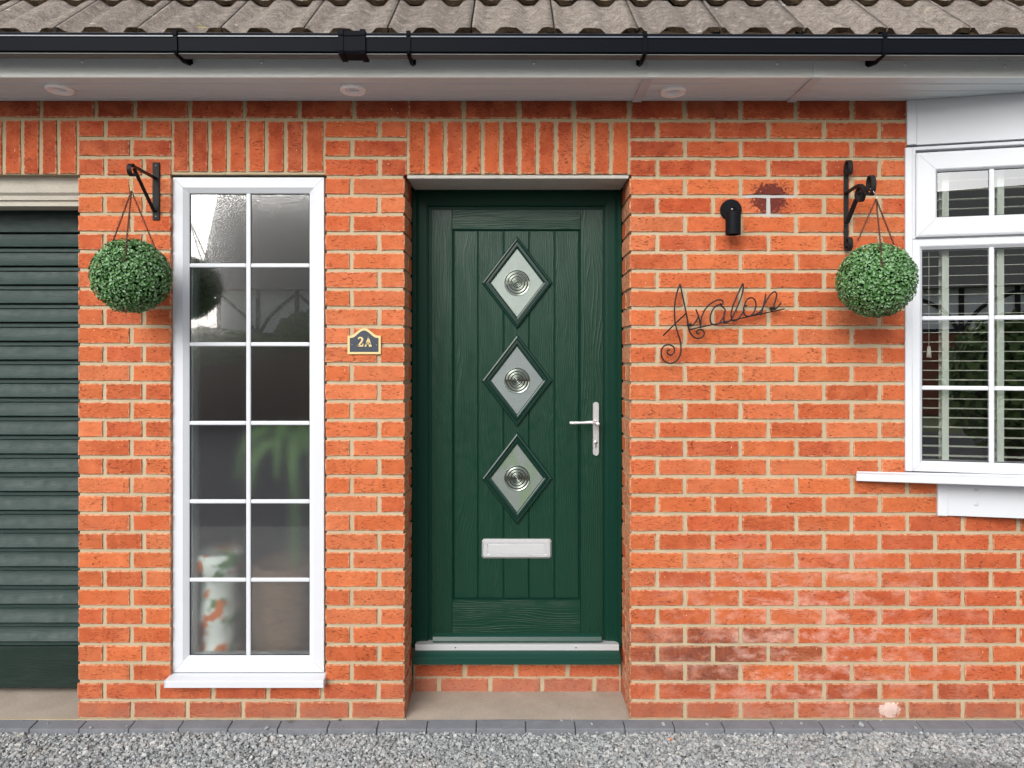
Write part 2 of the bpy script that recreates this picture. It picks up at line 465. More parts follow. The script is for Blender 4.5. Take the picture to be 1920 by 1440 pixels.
M_LINTEL = mat_concrete('painted_lintel', (.30, .28, .25), (.52, .50, .46), 12)
M_HEAD = mat_concrete('pale_timber_head', (.30, .27, .22), (.50, .47, .41), 9)
M_STEP = mat_concrete('concrete_step', (.22, .185, .15), (.45, .385, .32), 7)
M_PAVER = mat_concrete('grey_block', (.105, .112, .125), (.20, .21, .23), 14)
M_FROST, M_CLEAR = mat_frosted(), mat_clear()
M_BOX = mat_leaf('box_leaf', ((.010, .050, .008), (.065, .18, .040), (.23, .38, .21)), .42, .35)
M_HEDGE = mat_leaf('hedge_leaf', ((.02, .05, .012), (.07, .14, .03), (.17, .27, .07)), .6)
M_CORE = simple('dark_leafy_core', (.006, .02, .008), .9, .1)
M_GRAVEL = mat_gravel()
M_GROUND = mat_ground('garden_earth', (.10, .12, .05), (.16, .17, .09), 1.5)
M_DRIVE = mat_ground('drive_gravel_far', (.26, .265, .27), (.38, .385, .39), 4, .9)
M_ROAD = mat_ground('tarmac', (.09, .09, .10), (.15, .15, .165), 2, .3)
M_BRASS = simple('brass_edge', (.60, .48, .24), .4, .4, metal=.35, var=.1, scale=40)
M_NAVY = simple('navy_plaque', (.022, .030, .048), .45, .5, var=.35, scale=60)
M_DOWN = simple('white_downlight', (.93, .93, .93), .3)
M_LENS = simple('dark_lens', (.05, .05, .05), .2)
M_BLIND = simple('cream_blind', (.72, .69, .60), .5, .4)
M_ROPE = simple('jute_twine', (.48, .38, .22), .95, .1, var=.3, scale=150)

# ------------------------------------------------------------------ brick wall
brick_cache = {}
def brick_mesh(w, h, d):
    """drag-faced brick: face at y=0, body back to y=d, centred in x,z"""
    key = (round(w, 3), round(h, 3), round(d, 3), rnd.randrange(7))
    if key in brick_cache: return brick_cache[key]
    w, h = key[0], key[1]
    nx = max(2, round(w/.045)); nz = 2 if h < .12 else max(2, round(h/.05))
    if w < .08: nx = 2
    out = []
    for i in range(nx): out.append((-w/2 + w*i/nx, -h/2))
    for i in range(nz): out.append((w/2, -h/2 + h*i/nz))
    for i in range(nx): out.append((w/2 - w*i/nx, h/2))
    for i in range(nz): out.append((-w/2, h/2 - h*i/nz))
    n = len(out); j = .0016
    out = [(x + rnd.uniform(-j, j), z + rnd.uniform(-j, j)) for x, z in out]
    v = []; rim = []
    def ring(ins, y, r, jit=0):
        for x, z in out:
            sx = max(-w/2 + ins, min(w/2 - ins, x)) if ins > 0 else x
            sz = max(-h/2 + ins, min(h/2 - ins, z)) if ins > 0 else z
            v.append((sx, y + rnd.uniform(-jit, jit), sz)); rim.append(r)
    ring(0, d, 1.0); ring(0, .0022, 1.0, .0006); ring(.0024, .0, .9, .0005); ring(.0085, .0, .0, .0006)
    f = []
    for r in range(3):
        for i in range(n):
            k = (i+1) % n; f.append((r*n+i, r*n+k, (r+1)*n+k, (r+1)*n+i))
    f.append(tuple(range(3*n, 4*n)))
    me = bpy.data.meshes.new('brick'); me.from_pydata(v, [], f)
    at = me.attributes.new('rim', 'FLOAT', 'POINT'); at.data.foreach_set('value', rim)
    me.materials.append(M_BRICK)
    b = bmesh.new(); b.from_mesh(me); bmesh.ops.recalc_face_normals(b, faces=b.faces); b.to_mesh(me); b.free()
    brick_cache[key] = me; return me

PAL = [(.53, .124, .036), (.57, .146, .046), (.49, .102, .031), (.58, .172, .068), (.53, .126, .042), (.55, .148, .058), (.45, .088, .027)]
PAL_TOP = [(.40, .058, .016), (.45, .074, .020), (.36, .047, .014), (.50, .098, .027), (.31, .039, .013)]  # deeper red of the upper courses, darkened further for the soffit's shade
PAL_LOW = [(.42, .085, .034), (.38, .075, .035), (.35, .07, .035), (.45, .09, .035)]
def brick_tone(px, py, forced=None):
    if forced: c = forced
    elif py < 225: c = rnd.choice([(.24, .027, .010), (.28, .033, .011), (.21, .024, .010)])  # top course coloured darker still, eaves shade put into the brick tone
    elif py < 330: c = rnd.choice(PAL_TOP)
    elif py > 1276: c = rnd.choice(PAL_LOW)
    else:
        c = rnd.choice(PAL)
        if px > 1600 and py > 950 or (py > 1100 and px > 1500): c = rnd.choice([(.47, .088, .030), (.51, .108, .036), (.44, .075, .027)])
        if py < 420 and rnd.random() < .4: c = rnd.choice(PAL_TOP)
        if rnd.random() < .05: c = (.47, .09, .034)
    k = rnd.uniform(.86, 1.10)
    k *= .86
    return (min(.9, c[0]*k), c[1]*k*.95, c[2]*k*.95)

def put_brick(root, x0, z0, x1, z1, y=0.0, d=.1, px=900, py=700, name='brick', slope=0.0, forced=None, side=None):
    """side None: face looks to -Y. side=+1/-1: reveal brick, its face looks to +X/-X; x0,x1 then run along y."""
    w, h = abs(x1-x0), abs(z1-z0)
    me = brick_mesh(w, h, d)
    o = bpy.data.objects.new(name, me); C.objects.link(o)
    o.parent = root; rl = wloc(root)
    if side is None:
        o.location = Vector(((x0+x1)/2, y + rnd.uniform(-.0007, .0007), (z0+z1)/2)) - rl
        o.rotation_euler = (0, slope, 0)
    else:
        o.location = Vector((y, (x0+x1)/2, (z0+z1)/2)) - rl
        o.rotation_euler = (0, 0, R(90)*side)
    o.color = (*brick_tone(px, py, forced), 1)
    return o

def rowy(k, px):
    """photo height of joint k (0 = top of wall) at column px"""
    t = px/1920
    L = [188, 222, 258.5, 294, 330]; Q = [192, 227.5, 262.5, 298, 333.5]
    a = L[k] if k < 4 else 330 + (k-4)*35.12
    b = Q[k] if k < 4 else 333.5 + (k-4)*35.03
    return a*(1-t) + b*t
JX = 4.7   # mortar joint width in photo pixels, half
wall_w = thing('brick_wall', (PX(450), 0, 0), 'orange brick wall with buff mortar around the narrow window, left of the front door', 'brick wall')
wall_e = thing('brick_wall', (PX(1500), 0, 0), 'orange brick wall right of the front door, carrying the wire house name and spotlight', 'brick wall')

def course(root, k, edges, dark=()):
    """edges: photo x of the brick joints; first & last are the free ends"""
    for i in range(len(edges)-1):
        a, b = edges[i], edges[i+1]
        la = a if i == 0 else a + 3.8
        rb = b if i == len(edges)-2 else b - 3.8
        mid = (a+b)/2
        t, bt = rowy(k, mid) + 3.2, rowy(k+1, mid) - 2.9
        if k == 0: t = 187
        sl = math.atan((rowy(k, b) - rowy(k, a)) / (b-a)) if b > a else 0
        yield la, rb, t, bt, sl, mid

DOOR_L, DOOR_R = 760.5, 1179.5
def lay(root, k, edges, half_left=False, half_right=False, forced=None):
    """a course; stretchers .1 deep; free ends at the doorway return into the reveal"""
    e = list(edges); n = len(e)-1
    for i, (a, b, t, bt, sl, mid) in enumerate(course(root, k, e)):
        x0, x1, z0, z1 = PX(a), PX(b), PZ(bt), PZ(t)
        d = .102
        if root is wall_w and abs(b - DOOR_L) < 3: d = .2145 if (b-a) < 60 else .102
        if root is wall_e and abs(a - DOOR_R) < 3: d = .2145 if (b-a) < 60 else .102
        fc = forced.get(i) if forced else None
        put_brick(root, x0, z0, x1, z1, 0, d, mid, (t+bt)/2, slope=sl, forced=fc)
        if d == .102 and ((root is wall_w and abs(b-DOOR_L) < 3) or (root is wall_e and abs(a-DOOR_R) < 3)) and k >= 4:
            sd = 1 if root is wall_w else -1
            X = x1 if sd == 1 else x0
            put_brick(root, .112, z0, .245, z1, X, .09, mid, (t+bt)/2, side=sd)

top_row = [-60, -27, 76, 179, 252, 355, 458, 561, 663, 767]
for k in range(0, 33):
    ev = k % 2 == 0
    # --- wall left of the door
    if k == 0: lay(wall_w, 0, [-340, -235, -131] + top_row[1:])
    elif k <= 3:
        lay(wall_w, k, [147] + ([246] if ev else [197, 269]) + [320])
        lay(wall_w, k, [609.5] + ([660] if ev else [711.5]) + [762])
    elif k <= 30:
        lay(wall_w, k, [146.5] + ([246] if ev else [195.5, 269]) + [319.5])
        lay(wall_w, k, [610] + ([659] if ev else [710.5]) + [DOOR_L-2])
    elif k == 31: lay(wall_w, 31, [145, 195, 295, 399, 502, 604, 709, DOOR_L-2])
    else: lay(wall_w, 32, [146, 247, 351, 455, 558, 657, DOOR_L-2])
    # --- wall right of the door
    A = [1284.5 + 104.35*i for i in range(-1, 10)]; B = [1232.5 + 104.4*i for i in range(0, 11)]
    if k == 0:
        lay(wall_e, 0, [767, 869, 973, 1076, 1180, 1284, 1388.5, 1493, 1598, 1700]); continue
    right = 1700 if k < 19.5 else (1757 if k < 22 else 2255)
    if k < 4: js = [x for x in (A[1:] if ev else B)]; st = 1181.5
    else: js = [x for x in (A[1:] if ev else B)]; st = DOOR_R+1.5
    fc = {}
    if k in (28, 29, 30):
        for i in range(4):
            if (k, i) not in ((28, 3), (30, 3), (30, 2)): fc[i] = rnd.choice([(.27, .070, .032), (.20, .055, .028), (.33, .08, .035)])
    if k == 22: right = 2255
    lay(wall_e, k, [st] + [x for x in js if st + 20 < x < right - 12] + [right], forced=fc)
# soldier courses: garage, narrow window, door
for root, xs, yb in ((wall_w, [-340, -305, -270, -236, -201, -167, -132, -98, -63, -28, 6, 41, 75.5, 109, 146], 325.5), (wall_w, [321.5, 357, 392.5, 427.5, 463, 499, 535, 571, 609], 321.5),
                 (wall_e, [763.5, 800, 834.5, 870, 904.5, 939, 973.5, 1007.5, 1042, 1077, 1111, 1145.5, 1181], 325.5)):
    for a, b in zip(xs, xs[1:]):
        mid = (a+b)/2; t = rowy(1, mid) + 3.5
        put_brick(root, PX(a+3.6), PZ(yb), PX(b-3.6), PZ(t), 0, .102, mid, 280)
# riser under the door, two courses
yr = .236
for k, (t, b, xs) in enumerate(((1247, 1269, [776, 871, 967.5, 1064, 1161]), (1272.5, 1297.5, [776, 823, 919, 1016, 1114, 1163]))):
    for a, c in zip(xs, xs[1:]):
        la = a+1 if a == xs[0] else a+4; rc = c-1 if c == xs[-1] else c-4
        put_brick(wall_e, PX(la, yr), PZ(b, yr), PX(rc, yr), PZ(t, yr), yr, .06, 900, 700,
                  forced=rnd.choice([(.52, .12, .055), (.58, .14, .06)]) if k == 0 else rnd.choice([(.50, .17, .11), (.46, .15, .10)]))
# mortar beds (recessed behind the brick faces)
def slab(root, x0, z0, x1, z1, y0=.0062, y1=.10):
    mb = MB(); mb.box((x0, y0, z0), (x1, y1, z1)); return mb
mw = MB(); g = .002
def ms(m, px0, py0, px1, py1, y0=.0058, y1=.0985):
    m.box((PX(px0), y0, PZ(py1)), (PX(px1), y1, PZ(py0)))
ms(mw, -340, 186, 757, 326.5); ms(mw, 148.5, 326.5, 318, 1275); ms(mw, 612, 326.5, DOOR_L-5, 1275)
ms(mw, 148.5, 1275, DOOR_L-5, 1352)
mw.box((PX(DOOR_L)-.10, .0985, PZ(1352)), (PX(DOOR_L-5), .246, PZ(327)))
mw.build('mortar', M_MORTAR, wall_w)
me_ = MB()
ms(me_, 757, 186, 1700, 326.5); ms(me_, DOOR_R+5, 326.5, 1698, 1352); ms(me_, 1698, 905, 1757, 1352); ms(me_, 1757, 966, 2255, 1352)
me_.box((PX(DOOR_R+5), .0985, PZ(1352)), (PX(DOOR_R)+.10, .246, PZ(327)))
me_.box((PX(775, yr), yr+.005, -.02), (PX(1164, yr), yr+.06, PZ(1246, yr)))
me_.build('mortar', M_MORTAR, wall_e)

# door head plate (painted steel lintel soffit)
hd = thing('door_lintel', (PX(970), .1, PZ(331)), 'weathered off-white lintel plate spanning the top of the front doorway', 'lintel')
b = MB(); b.box((PX(764), -.003, PZ(335)), (PX(1178.5), .006, PZ(329)), .001); b.build('front_lip', M_LINTEL, hd)
b = MB(); b.box((PX(764.5), .0065, PZ(331)-.006), (PX(1178), .30, PZ(331)), .001); b.build('soffit_plate', M_LINTEL, hd)

# ------------------------------------------------------------------ front door
YF, YD = .205, .222      # frame face, leaf face
door = thing('front_door', (PX(970, YD), YD, .12), 'dark green panelled front door with three diamond windows and chrome letterbox', 'front door')
def pb(px0, py0, px1, py1, y0, y1, ch=0.0, mat=M_UPVC, name='panel', parent=None, yr_=None):
    yy = y0 if yr_ is None else yr_
    m = MB(); m.box((PX(px0, yy), y0, PZ(py1, yy)), (PX(px1, yy), y1, PZ(py0, yy)), ch); return m.build(name, mat, parent)
# outer frame: moulded section, three sides
prof = [(-.012, YF+.07), (-.012, YF+.03), (0, YF+.03), (0, YF), (.0035, YF-.003), (.019, YF-.003), (.022, YF+.002), (.0305, YF+.010), (.0615, YF+.012), (.0700, YF+.016), (.0735, YF+.07)]
fx0, fx1, fz1, fz0 = PX(758.5)+.0003, PX(1181)-.0003, PZ(355, YF), PZ(1214, YF)
m = MB(); n = len(prof); V = []
for cx, cz, sx, sz in ((fx0, fz0, 1, 0), (fx0, fz1, 1, -1), (fx1, fz1, -1, -1), (fx1, fz0, -1, 0)):
    V += [(cx + sx*i, y, cz + sz*i) for i, y in prof]
F = []
for c in range(3):
    for i in range(n):
        j = (i+1) % n; F.append((c*n+i, c*n+j, (c+1)*n+j, (c+1)*n+i))
m.add(V, F); m.build('frame', M_DOORS, door)
# leaf core
pb(798, 382, 1141, 1204, YD+.006, YD+.044, 0, M_DOORS, 'leaf_core', door)
pb(809.5, 393, 847.5, 1196, YD, YD+.006, .0012, M_DOORV, 'stile', door)
pb(1088.5, 393, 1130.5, 1196, YD, YD+.006, .0012, M_DOORV, 'stile', door)
pb(847.8, 393, 1088.2, 429.5, YD, YD+.006, .0012, M_DOORH, 'rail', door)
pb(847.8, 1124.5, 1088.2, 1196, YD, YD+.006, .0012, M_DOORH, 'rail', door)
# beads round the boarded field
m = MB(); m.frame(PX(847.8, YD), PZ(1124.5, YD), PX(1088.2, YD), PZ(429.5, YD),
    [(0, YD+.008), (0, YD-.001), (.0025, YD-.0022), (.0045, YD), (.0055, YD+.008)]); m.build('panel_bead', M_DOORS, door)
bx = [851.5, 896.5, 944.3, 992, 1040, 1085.5]
for a, c in zip(bx, bx[1:]):
    m = MB(); x0, x1 = PX(a, YD)+.0027, PX(c, YD)-.0027
    m.box((x0, YD+.0012, PZ(1121.5, YD)), (x1, YD+.0058, PZ(433, YD)), .0034); m.build('board', M_DOORV, door)
# weather bar, threshold, sill
m = MB(); zt, zb = PZ(1193, YD-.03), PZ(1204.5, YD-.03)
m.prism_x([(YD-.0005, zt+.003), (YD-.014, zt+.001), (YD-.026, zt-.004), (YD-.032, zb+.007), (YD-.030, zb), (YD-.0005, zb)], PX(811.5, YD-.03), PX(1128, YD-.03)); m.build('weather_bar', M_SILLG, door)
yt = .176
m = MB(); z0, z1 = PZ(1219.5, yt), PZ(1208.5, yt)
m.prism_x([(yt, z0), (yt, z1-.004), (yt+.004, z1-.001), (yt+.03, z1-.001), (YD+.03, z1-.001), (YD+.03, z0)], PX(778.5, yt), PX(1160.5, yt)); th = m.build('threshold', M_ALU, door)
for px in (854, 1080):
    m = MB(); m.lathe([(0, 0), (.0028, 0), (.0028, .001), (0, .001)], Matrix.Translation(P(px, 1214.5, yt-.0012)) @ Matrix.Rotation(R(-90), 4, 'X'), 10); m.build('screw', M_DARK, th)
ys = .150
m = MB(); zA, zB, zC = PZ(1221, yt), PZ(1233.5, ys), PZ(1246, ys)
m.prism_x([(YD+.03, zA), (yt+.002, zA), (yt-.002, zA-.004), (ys+.006, zB+.003), (ys, zB), (ys, zC), (ys+.008, zC), (ys+.012, zC+.006), (YD+.03, zC+.006)], PX(775.5, ys), PX(1163.5, ys)); m.build('sill', M_SILLG, door)
m = MB(); m.box((PX(775, ys), ys-.0025, PZ(1236, ys)), (PX(1164, ys), ys+.002, PZ(1233, ys)), .001); m.build('sill_lip', M_SILLG, door)

# diamond windows
def diamond_loop(m, cx, cz, prof, parent, name, mat):
    """prof list (inset toward centre normalised, y)"""
    V = []; n = len(prof)
    hw, hh = PX(1036.3, YD) - PX(969.5, YD), PZ(0, YD) - PZ(87, YD)
    for ax, az in ((-1, 0), (0, 1), (1, 0), (0, -1)):
        for t, y in prof: V.append((cx + ax*hw*(1-t), y, cz + az*hh*(1-t)))
    F = []
    for c in range(4):
        d = (c+1) % 4
        for i in range(n-1): F.append((c*n+i, c*n+i+1, d*n+i+1, d*n+i))
    m.add(V, F); return m.build(name, mat, parent)
def mat_pane(k):
    m = NT('frosted_diamond_pane', .22, .5); pos = m.pos()
    g = m.noise(pos, 520, 2, .6); lo = m.noise(pos, 9, 3)
    base = ((.20, .245, .215), (.14, .165, .165), (.125, .15, .135))[k]  # opaque base colour stands in for surroundings reflected by the textured glass
    c = m.mix(m.ramp(lo, .35, .65), base, tuple(x*1.15 for x in base))
    c = m.mix(m.ramp(g, .35, .7, 0, .35), c, (.32, .36, .345))
    if k == 2:
        gb = m.noise(m.mapping(pos, (3., 1, 1.), rot=(0, R(30), 0)), 6, 2)
        c = m.mix(m.ramp(gb, .5, .64, 0, .5), c, (.12, .20, .08))
    m.inp('Base Color', c); m.inp('Normal', m.bump(m.noise(pos, 260, 2, .6), .8, .0015)); m.inp('Coat Weight', .5); m.inp('Coat Roughness', .1)
    return m.mat
mb_eye = NT('bullseye_glass', .04, .8); mb_eye.inp('Base Color', (.17, .20, .17, 1)); mb_eye.inp('Coat Weight', 1.0); mb_eye.inp('Metallic', .9); M_EYE = mb_eye.mat
for k, py in enumerate((530.5, 713.5, 896.5)):
    c = P(969.5, py, YD)
    dw = diamond_loop(MB(), c.x, c.z, [(0, YD+.005), (.0, YD-.004), (.03, YD-.011), (.075, YD-.0135), (.105, YD-.010), (.115, YD-.0045), (.145, YD-.0045),
        (.16, YD-.012), (.195, YD-.012), (.215, YD-.006), (.25, YD-.004), (.27, YD-.001), (.275, YD+.005)], door, 'diamond_window', M_DIAM)
    hw, hh = (PX(1036.3, YD) - PX(969.5, YD))*.735, (PZ(0, YD) - PZ(87, YD))*.735
    m = MB(); y = YD-.0006
    m.add([(c.x-hw, y, c.z), (c.x, y, c.z+hh), (c.x+hw, y, c.z), (c.x, y, c.z-hh)], [(0, 1, 2, 3)]); m.build('pane', mat_pane(k), dw)
    pr = []; rr = .0555
    for i in range(49):
        r = rr*(1 - i/48); w = .5 + .5*math.cos(2*math.pi*(rr-r)/.0128)
        env = .0022 + .0045*(1-r/rr)
        pr.append((r, .0008 + env*w*(1 if r > .004 else .8)))
    pr = [(rr, 0)] + pr
    m = MB(); m.lathe(pr, Matrix.Translation((c.x, y, c.z)) @ Matrix.Rotation(R(90), 4, 'X'), 48); m.build('bullseye', M_EYE, dw)
# letterbox
q0, q1 = P(903.5, 1046.5, YD), P(1034, 1010, YD)
m = MB(); W, H = (q1.x-q0.x), (q1.z-q0.z); cx, cz = (q0.x+q1.x)/2, (q0.z+q1.z)/2
def octo(w, h, c): return [(-w/2+c, -h/2), (w/2-c, -h/2), (w/2, -h/2+c), (w/2, h/2-c), (w/2-c, h/2), (-w/2+c, h/2), (-w/2, h/2-c), (-w/2, -h/2+c)]
lv = [(octo(W, H, .008), YD), (octo(W, H, .008), YD-.004), (octo(W-.014, H-.018, .006), YD-.013), (octo(W-.048, H-.036, .001), YD-.0135), (octo(W-.050, H-.038, .001), YD-.009)]
V = []; F = []
for o, y in lv: V += [(cx+a, y, cz+b_) for a, b_ in o]
for l in range(len(lv)-1):
    for i in range(8): F.append((l*8+i, l*8+(i+1) % 8, l*8+8+(i+1) % 8, l*8+8+i))
F.append(tuple(range(32, 40))); m.add(V, F); lb = m.build('letterbox', M_CHROME, door)
m = MB(); m.box((cx-W/2+.028, YD-.0135, cz-H/2+.0215), (cx+W/2-.028, YD-.0095, cz+H/2-.0215), .0008); m.build('flap', M_ALU, lb)
# handle: long plate, lever, cylinder
m = MB(); c0, c1 = P(1111.5, 854, YD), P(1123, 753.5, YD); xc = (c0.x+c1.x)/2; w = (c1.x-c0.x)
pts = []
for i in range(9): q = math.pi*i/8; pts.append((xc + w/2*math.cos(q), c1.z - w*.45 + w*.45*math.sin(q)))
for i in range(9): q = math.pi + math.pi*i/8; pts.append((xc + w/2*math.cos(q), c0.z + w*.45 + w*.45*math.sin(q)))
V = [(a, YD, z) for a, z in pts] + [(a, YD-.007, z) for a, z in pts] + [(xc+(a-xc)*.82, YD-.0095, z + (.0015 if z < cz+.2 and False else 0)) for a, z in pts]
n = len(pts); F = [(i, (i+1) % n, n+(i+1) % n, n+i) for i in range(n)] + [(n+i, n+(i+1) % n, 2*n+(i+1) % n, 2*n+i) for i in range(n)] + [tuple(range(2*n, 3*n))]
m.add(V, F, 0, False); hp = m.build('handle_plate', M_CHROME, door)
lz = PZ(793, YD-.045)
m = MB(); m.lathe([(.0095, 0), (.0095, .010), (.0075, .014), (.0075, .045), (.0085, .05), (.0085, .058), (.006, .061), (0, .061)], Matrix.Translation((xc+.001, YD-.009, PZ(792.5, YD-.01))) @ Matrix.Rotation(R(90), 4, 'X'), 20)
yl = YD-.060
A_ = P(1120, 792, yl); B_ = P(1071, 793, yl)
m.tube([A_ + Vector((-.001, 0, 0)), A_.lerp(B_, .25) + Vector((0, .001, .0008)), A_.lerp(B_, .6), A_.lerp(B_, .93) + Vector((0, .002, 0)), B_ + Vector((-.004, .003, .0002)), B_ + Vector((-.008, .004, .0002))],
       [.0082, .0072, .0056, .0068, .0066, .002], 14)
m.build('lever', M_CHROME, hp)
m = MB(); cc = P(1117, 829.5, YD-.0095); T = Matrix.Translation(cc) @ Matrix.Rotation(R(90), 4, 'X')
m.lathe([(.0075, 0), (.0075, .003), (.0065, .004), (0, .004)], T, 20)
m.box((cc.x-.004, cc.y-.003, cc.z-.022), (cc.x+.004, cc.y, cc.z-.004), .001); cyl = m.build('lock_cylinder', M_STEEL, hp)
m = MB(); m.box((cc.x-.0008, cc.y-.0046, cc.z-.003), (cc.x+.0008, cc.y-.0041, cc.z+.003)); m.build('keyhole', M_DARK, cyl)

# ------------------------------------------------------------------ narrow side window
YW = .018
win = thing('side_window', (PX(465), YW, PZ(1262)), 'tall narrow white window with twelve frosted panes, left of the front door', 'window')
wx0, wx1, wz1, wz0 = PX(323.5, YW), PX(607.5, YW), PZ(332.5, YW), PZ(1260.5, YW)
m = MB(); ins = PX(352.5, YW) - wx0
m.frame(wx0, wz0, wx1, wz1, [(0, YW+.06), (0, YW+.001), (.002, YW), (ins*.66, YW), (ins*.70, YW+.002), (ins*.96, YW+.013), (ins, YW+.016), (ins, YW+.06)]); m.build('frame', M_UPVC, win)
m = MB(); m.frame(wx0+ins-.001, wz0+ins-.001, wx1-ins+.001, wz1-ins+.001, [(0, YW+.018), (0, YW+.0155), (.0035, YW+.0165), (.0035, YW+.022)]); m.build('gasket', M_GASKET, win)
gx = [352.5, 467, 582.5]; gy = [357.5, 498, 645.5, 793, 939.8, 1086.5, 1231.5]
yg = YW + .020
for r in range(6):
    for c in range(2):
        m = MB(); m.box((PX(gx[c], yg), yg, PZ(gy[r+1], yg)), (PX(gx[c+1], yg), yg+.006, PZ(gy[r], yg))); m.build('pane', M_FROST, win)
def bar(x0, z0, x1, z1, y, t=.006, parent=win, M=None):
    m = MB(); m.box((x0, y-t, z0), (x1, y-.0004, z1), .003, M=M); return m.build('glazing_bar', M_UPVC, parent)
ybf = yg
bar(PX(462.8, ybf), wz0+ins, PX(471.2, ybf), wz1-ins, ybf, .009)
for y in gy[1:-1]:
    for c in range(2):
        xa, xb = (wx0+ins, PX(462.6, ybf)) if c == 0 else (PX(471.4, ybf), wx1-ins)
        bar(xa, PZ(y+3.8, ybf), xb, PZ(y-3.8, ybf), ybf, .008)
# sill
m = MB(); zt = PZ(1262, YW); ysl = -.038
zf1, zf0 = PZ(1276.5, ysl), PZ(1289.5, ysl)
m.prism_x([(YW+.05, zt), (YW-.001, zt), (-.004, zt-.003), (ysl, zf1), (ysl-.001, zf1-.003), (ysl-.001, zf0), (ysl+.010, zf0), (-.001, zf0+.012), (.005, zf0+.012), (YW+.05, zf0+.012)], PX(309.5, ysl), PX(605, ysl)); m.build('sill', M_UPVC, win)
m = MB(); m.box((PX(308, ysl), ysl-.003, zf0-.001), (PX(309.5, ysl), -.001, zf1+.001), .0006); m.box((PX(605, ysl), ysl-.003, zf0-.001), (PX(606.8, ysl), -.001, zf1+.001), .0006); m.build('sill_end_cap', M_UPVC, win)

M_MITRE = simple('weld_line', (.30, .31, .33), .6)
for cx_, cz_, sx_, sz_ in ((wx0, wz0, 1, 1), (wx1, wz0, -1, 1), (wx1, wz1, -1, -1), (wx0, wz1, 1, -1)):
    m = MB(); m.tube([(cx_+sx_*.003, YW+.0002, cz_+sz_*.003), (cx_+sx_*ins*.68, YW+.0004, cz_+sz_*ins*.68)], .0007, 5); m.build('weld_line', M_MITRE, win)
# hallway behind the narrow window, with a vase and a basket on the floor
HG = MB()
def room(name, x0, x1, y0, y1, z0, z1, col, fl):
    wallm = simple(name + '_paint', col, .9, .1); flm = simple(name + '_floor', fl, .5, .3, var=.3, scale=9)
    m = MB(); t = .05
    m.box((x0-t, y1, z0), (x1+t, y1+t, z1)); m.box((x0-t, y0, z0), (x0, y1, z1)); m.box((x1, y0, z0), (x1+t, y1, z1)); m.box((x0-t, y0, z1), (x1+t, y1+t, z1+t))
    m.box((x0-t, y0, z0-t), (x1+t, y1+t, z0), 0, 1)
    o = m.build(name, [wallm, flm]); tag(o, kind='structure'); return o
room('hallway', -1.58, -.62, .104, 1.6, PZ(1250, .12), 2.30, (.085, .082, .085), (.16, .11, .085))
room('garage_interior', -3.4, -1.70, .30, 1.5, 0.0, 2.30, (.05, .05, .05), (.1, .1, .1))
m = MB(); m.box((PX(346, .05), .050, PZ(1235, .05)), (PX(364, .06), .10, PZ(500, .06))); m.build('inner_reveal', M_UPVC, win)
pr = thing('planter', (PX(410, .15), .155, PZ(1250, .12)+.012), 'white ceramic stand with orange and green flowers behind the lower left window panes', 'planter')
m = MB(); s_ = (DIST+.20)/FOC; H0 = PZ(1250, .12)+.012
prof_ = [(0, 0), (.088, 0), (.092, .03), (.066, .07), (.062, .14), (.078, .2), (.070, .26), (.066, .32), (.078, .38), (.092, .42), (.092, .46), (.072, .465), (.06, .42), (0, .40)]
mv = NT('floral_glaze', .3, .5); cc_ = mv.coords(); v1 = mv.noise(cc_, 13, 2, .5); v2 = mv.noise(mv.vmath('ADD', cc_, (3, 1, 2)), 16, 2, .4)
c_ = mv.mix(mv.ramp(v1, .52, .60), (.95, .96, .92), (.10, .24, .05)); c_ = mv.mix(mv.ramp(v2, .56, .60), c_, (.85, .20, .03)); mv.inp('Base Color', c_)
m.lathe([(r, h) for r, h in prof_], Matrix.Translation((PX(410, .15), .155, H0)), 28); m.build('pedestal', mv.mat, pr)
bk = thing('wicker_basket', (PX(535, .22), .25, H0), 'brown wicker basket standing behind the lower right window panes', 'basket')
mwk = NT('wicker', .8, .2); cw = mwk.coords(); sepw = mwk.noise(mwk.mapping(cw, (1, 1, 5)), 22, 4); mwk.inp('Base Color', mwk.mix(sepw, (.12, .07, .045), (.36, .235, .165))); mwk.inp('Normal', mwk.bump(sepw, 1, .006))
m = MB(); m.lathe([(0, 0), (.125, 0), (.14, .1), (.142, .30), (.148, .40), (.138, .405), (.13, .38), (0, .36)], Matrix.Translation((PX(535, .2), .215, H0)), 32); m.build('body', mwk.mat, bk)
plant = thing('house_plant', (PX(545, .22), .25, H0+.37), 'green leafy plant with long drooping leaves rising from the wicker basket', 'plant')
M_PL = simple('plant_green', (.16, .30, .09), .5, .5, var=.4, scale=12)
m = MB(); base = Vector((PX(548, .22), .26, H0+.36))
m.tube(bez([base, base+Vector((.0, .01, .3)), base+Vector((-.01, 0, .52))]), .013, 8); m.build('stem', M_PL, plant)
lf = random.Random(3)
for i in range(9):
    an = lf.uniform(0, 6.28); L = lf.uniform(.16, .27); top = base + Vector((-.01, 0, .45+lf.uniform(0, .1)))
    dx, dy = math.cos(an)*L, -abs(math.sin(an))*.06
    pts = bez([top, top+Vector((dx*.45, dy*.5, .10)), top+Vector((dx*.85, dy, .03)), top+Vector((dx, dy*1.1, -.14))], 4)
    m = MB(); V = []; F = []
    for k, p in enumerate(pts):
        w = .022*math.sin(math.pi*min(1, (k+.3)/len(pts)))+.001; V += [p+Vector((-w*.6, 0, w*.6)), p+Vector((w*.6, 0, -w*.6))]
        if k: F.append((2*k-2, 2*k-1, 2*k+1, 2*k))
    m.add(V, F); m.build('leaf', M_PL, plant)

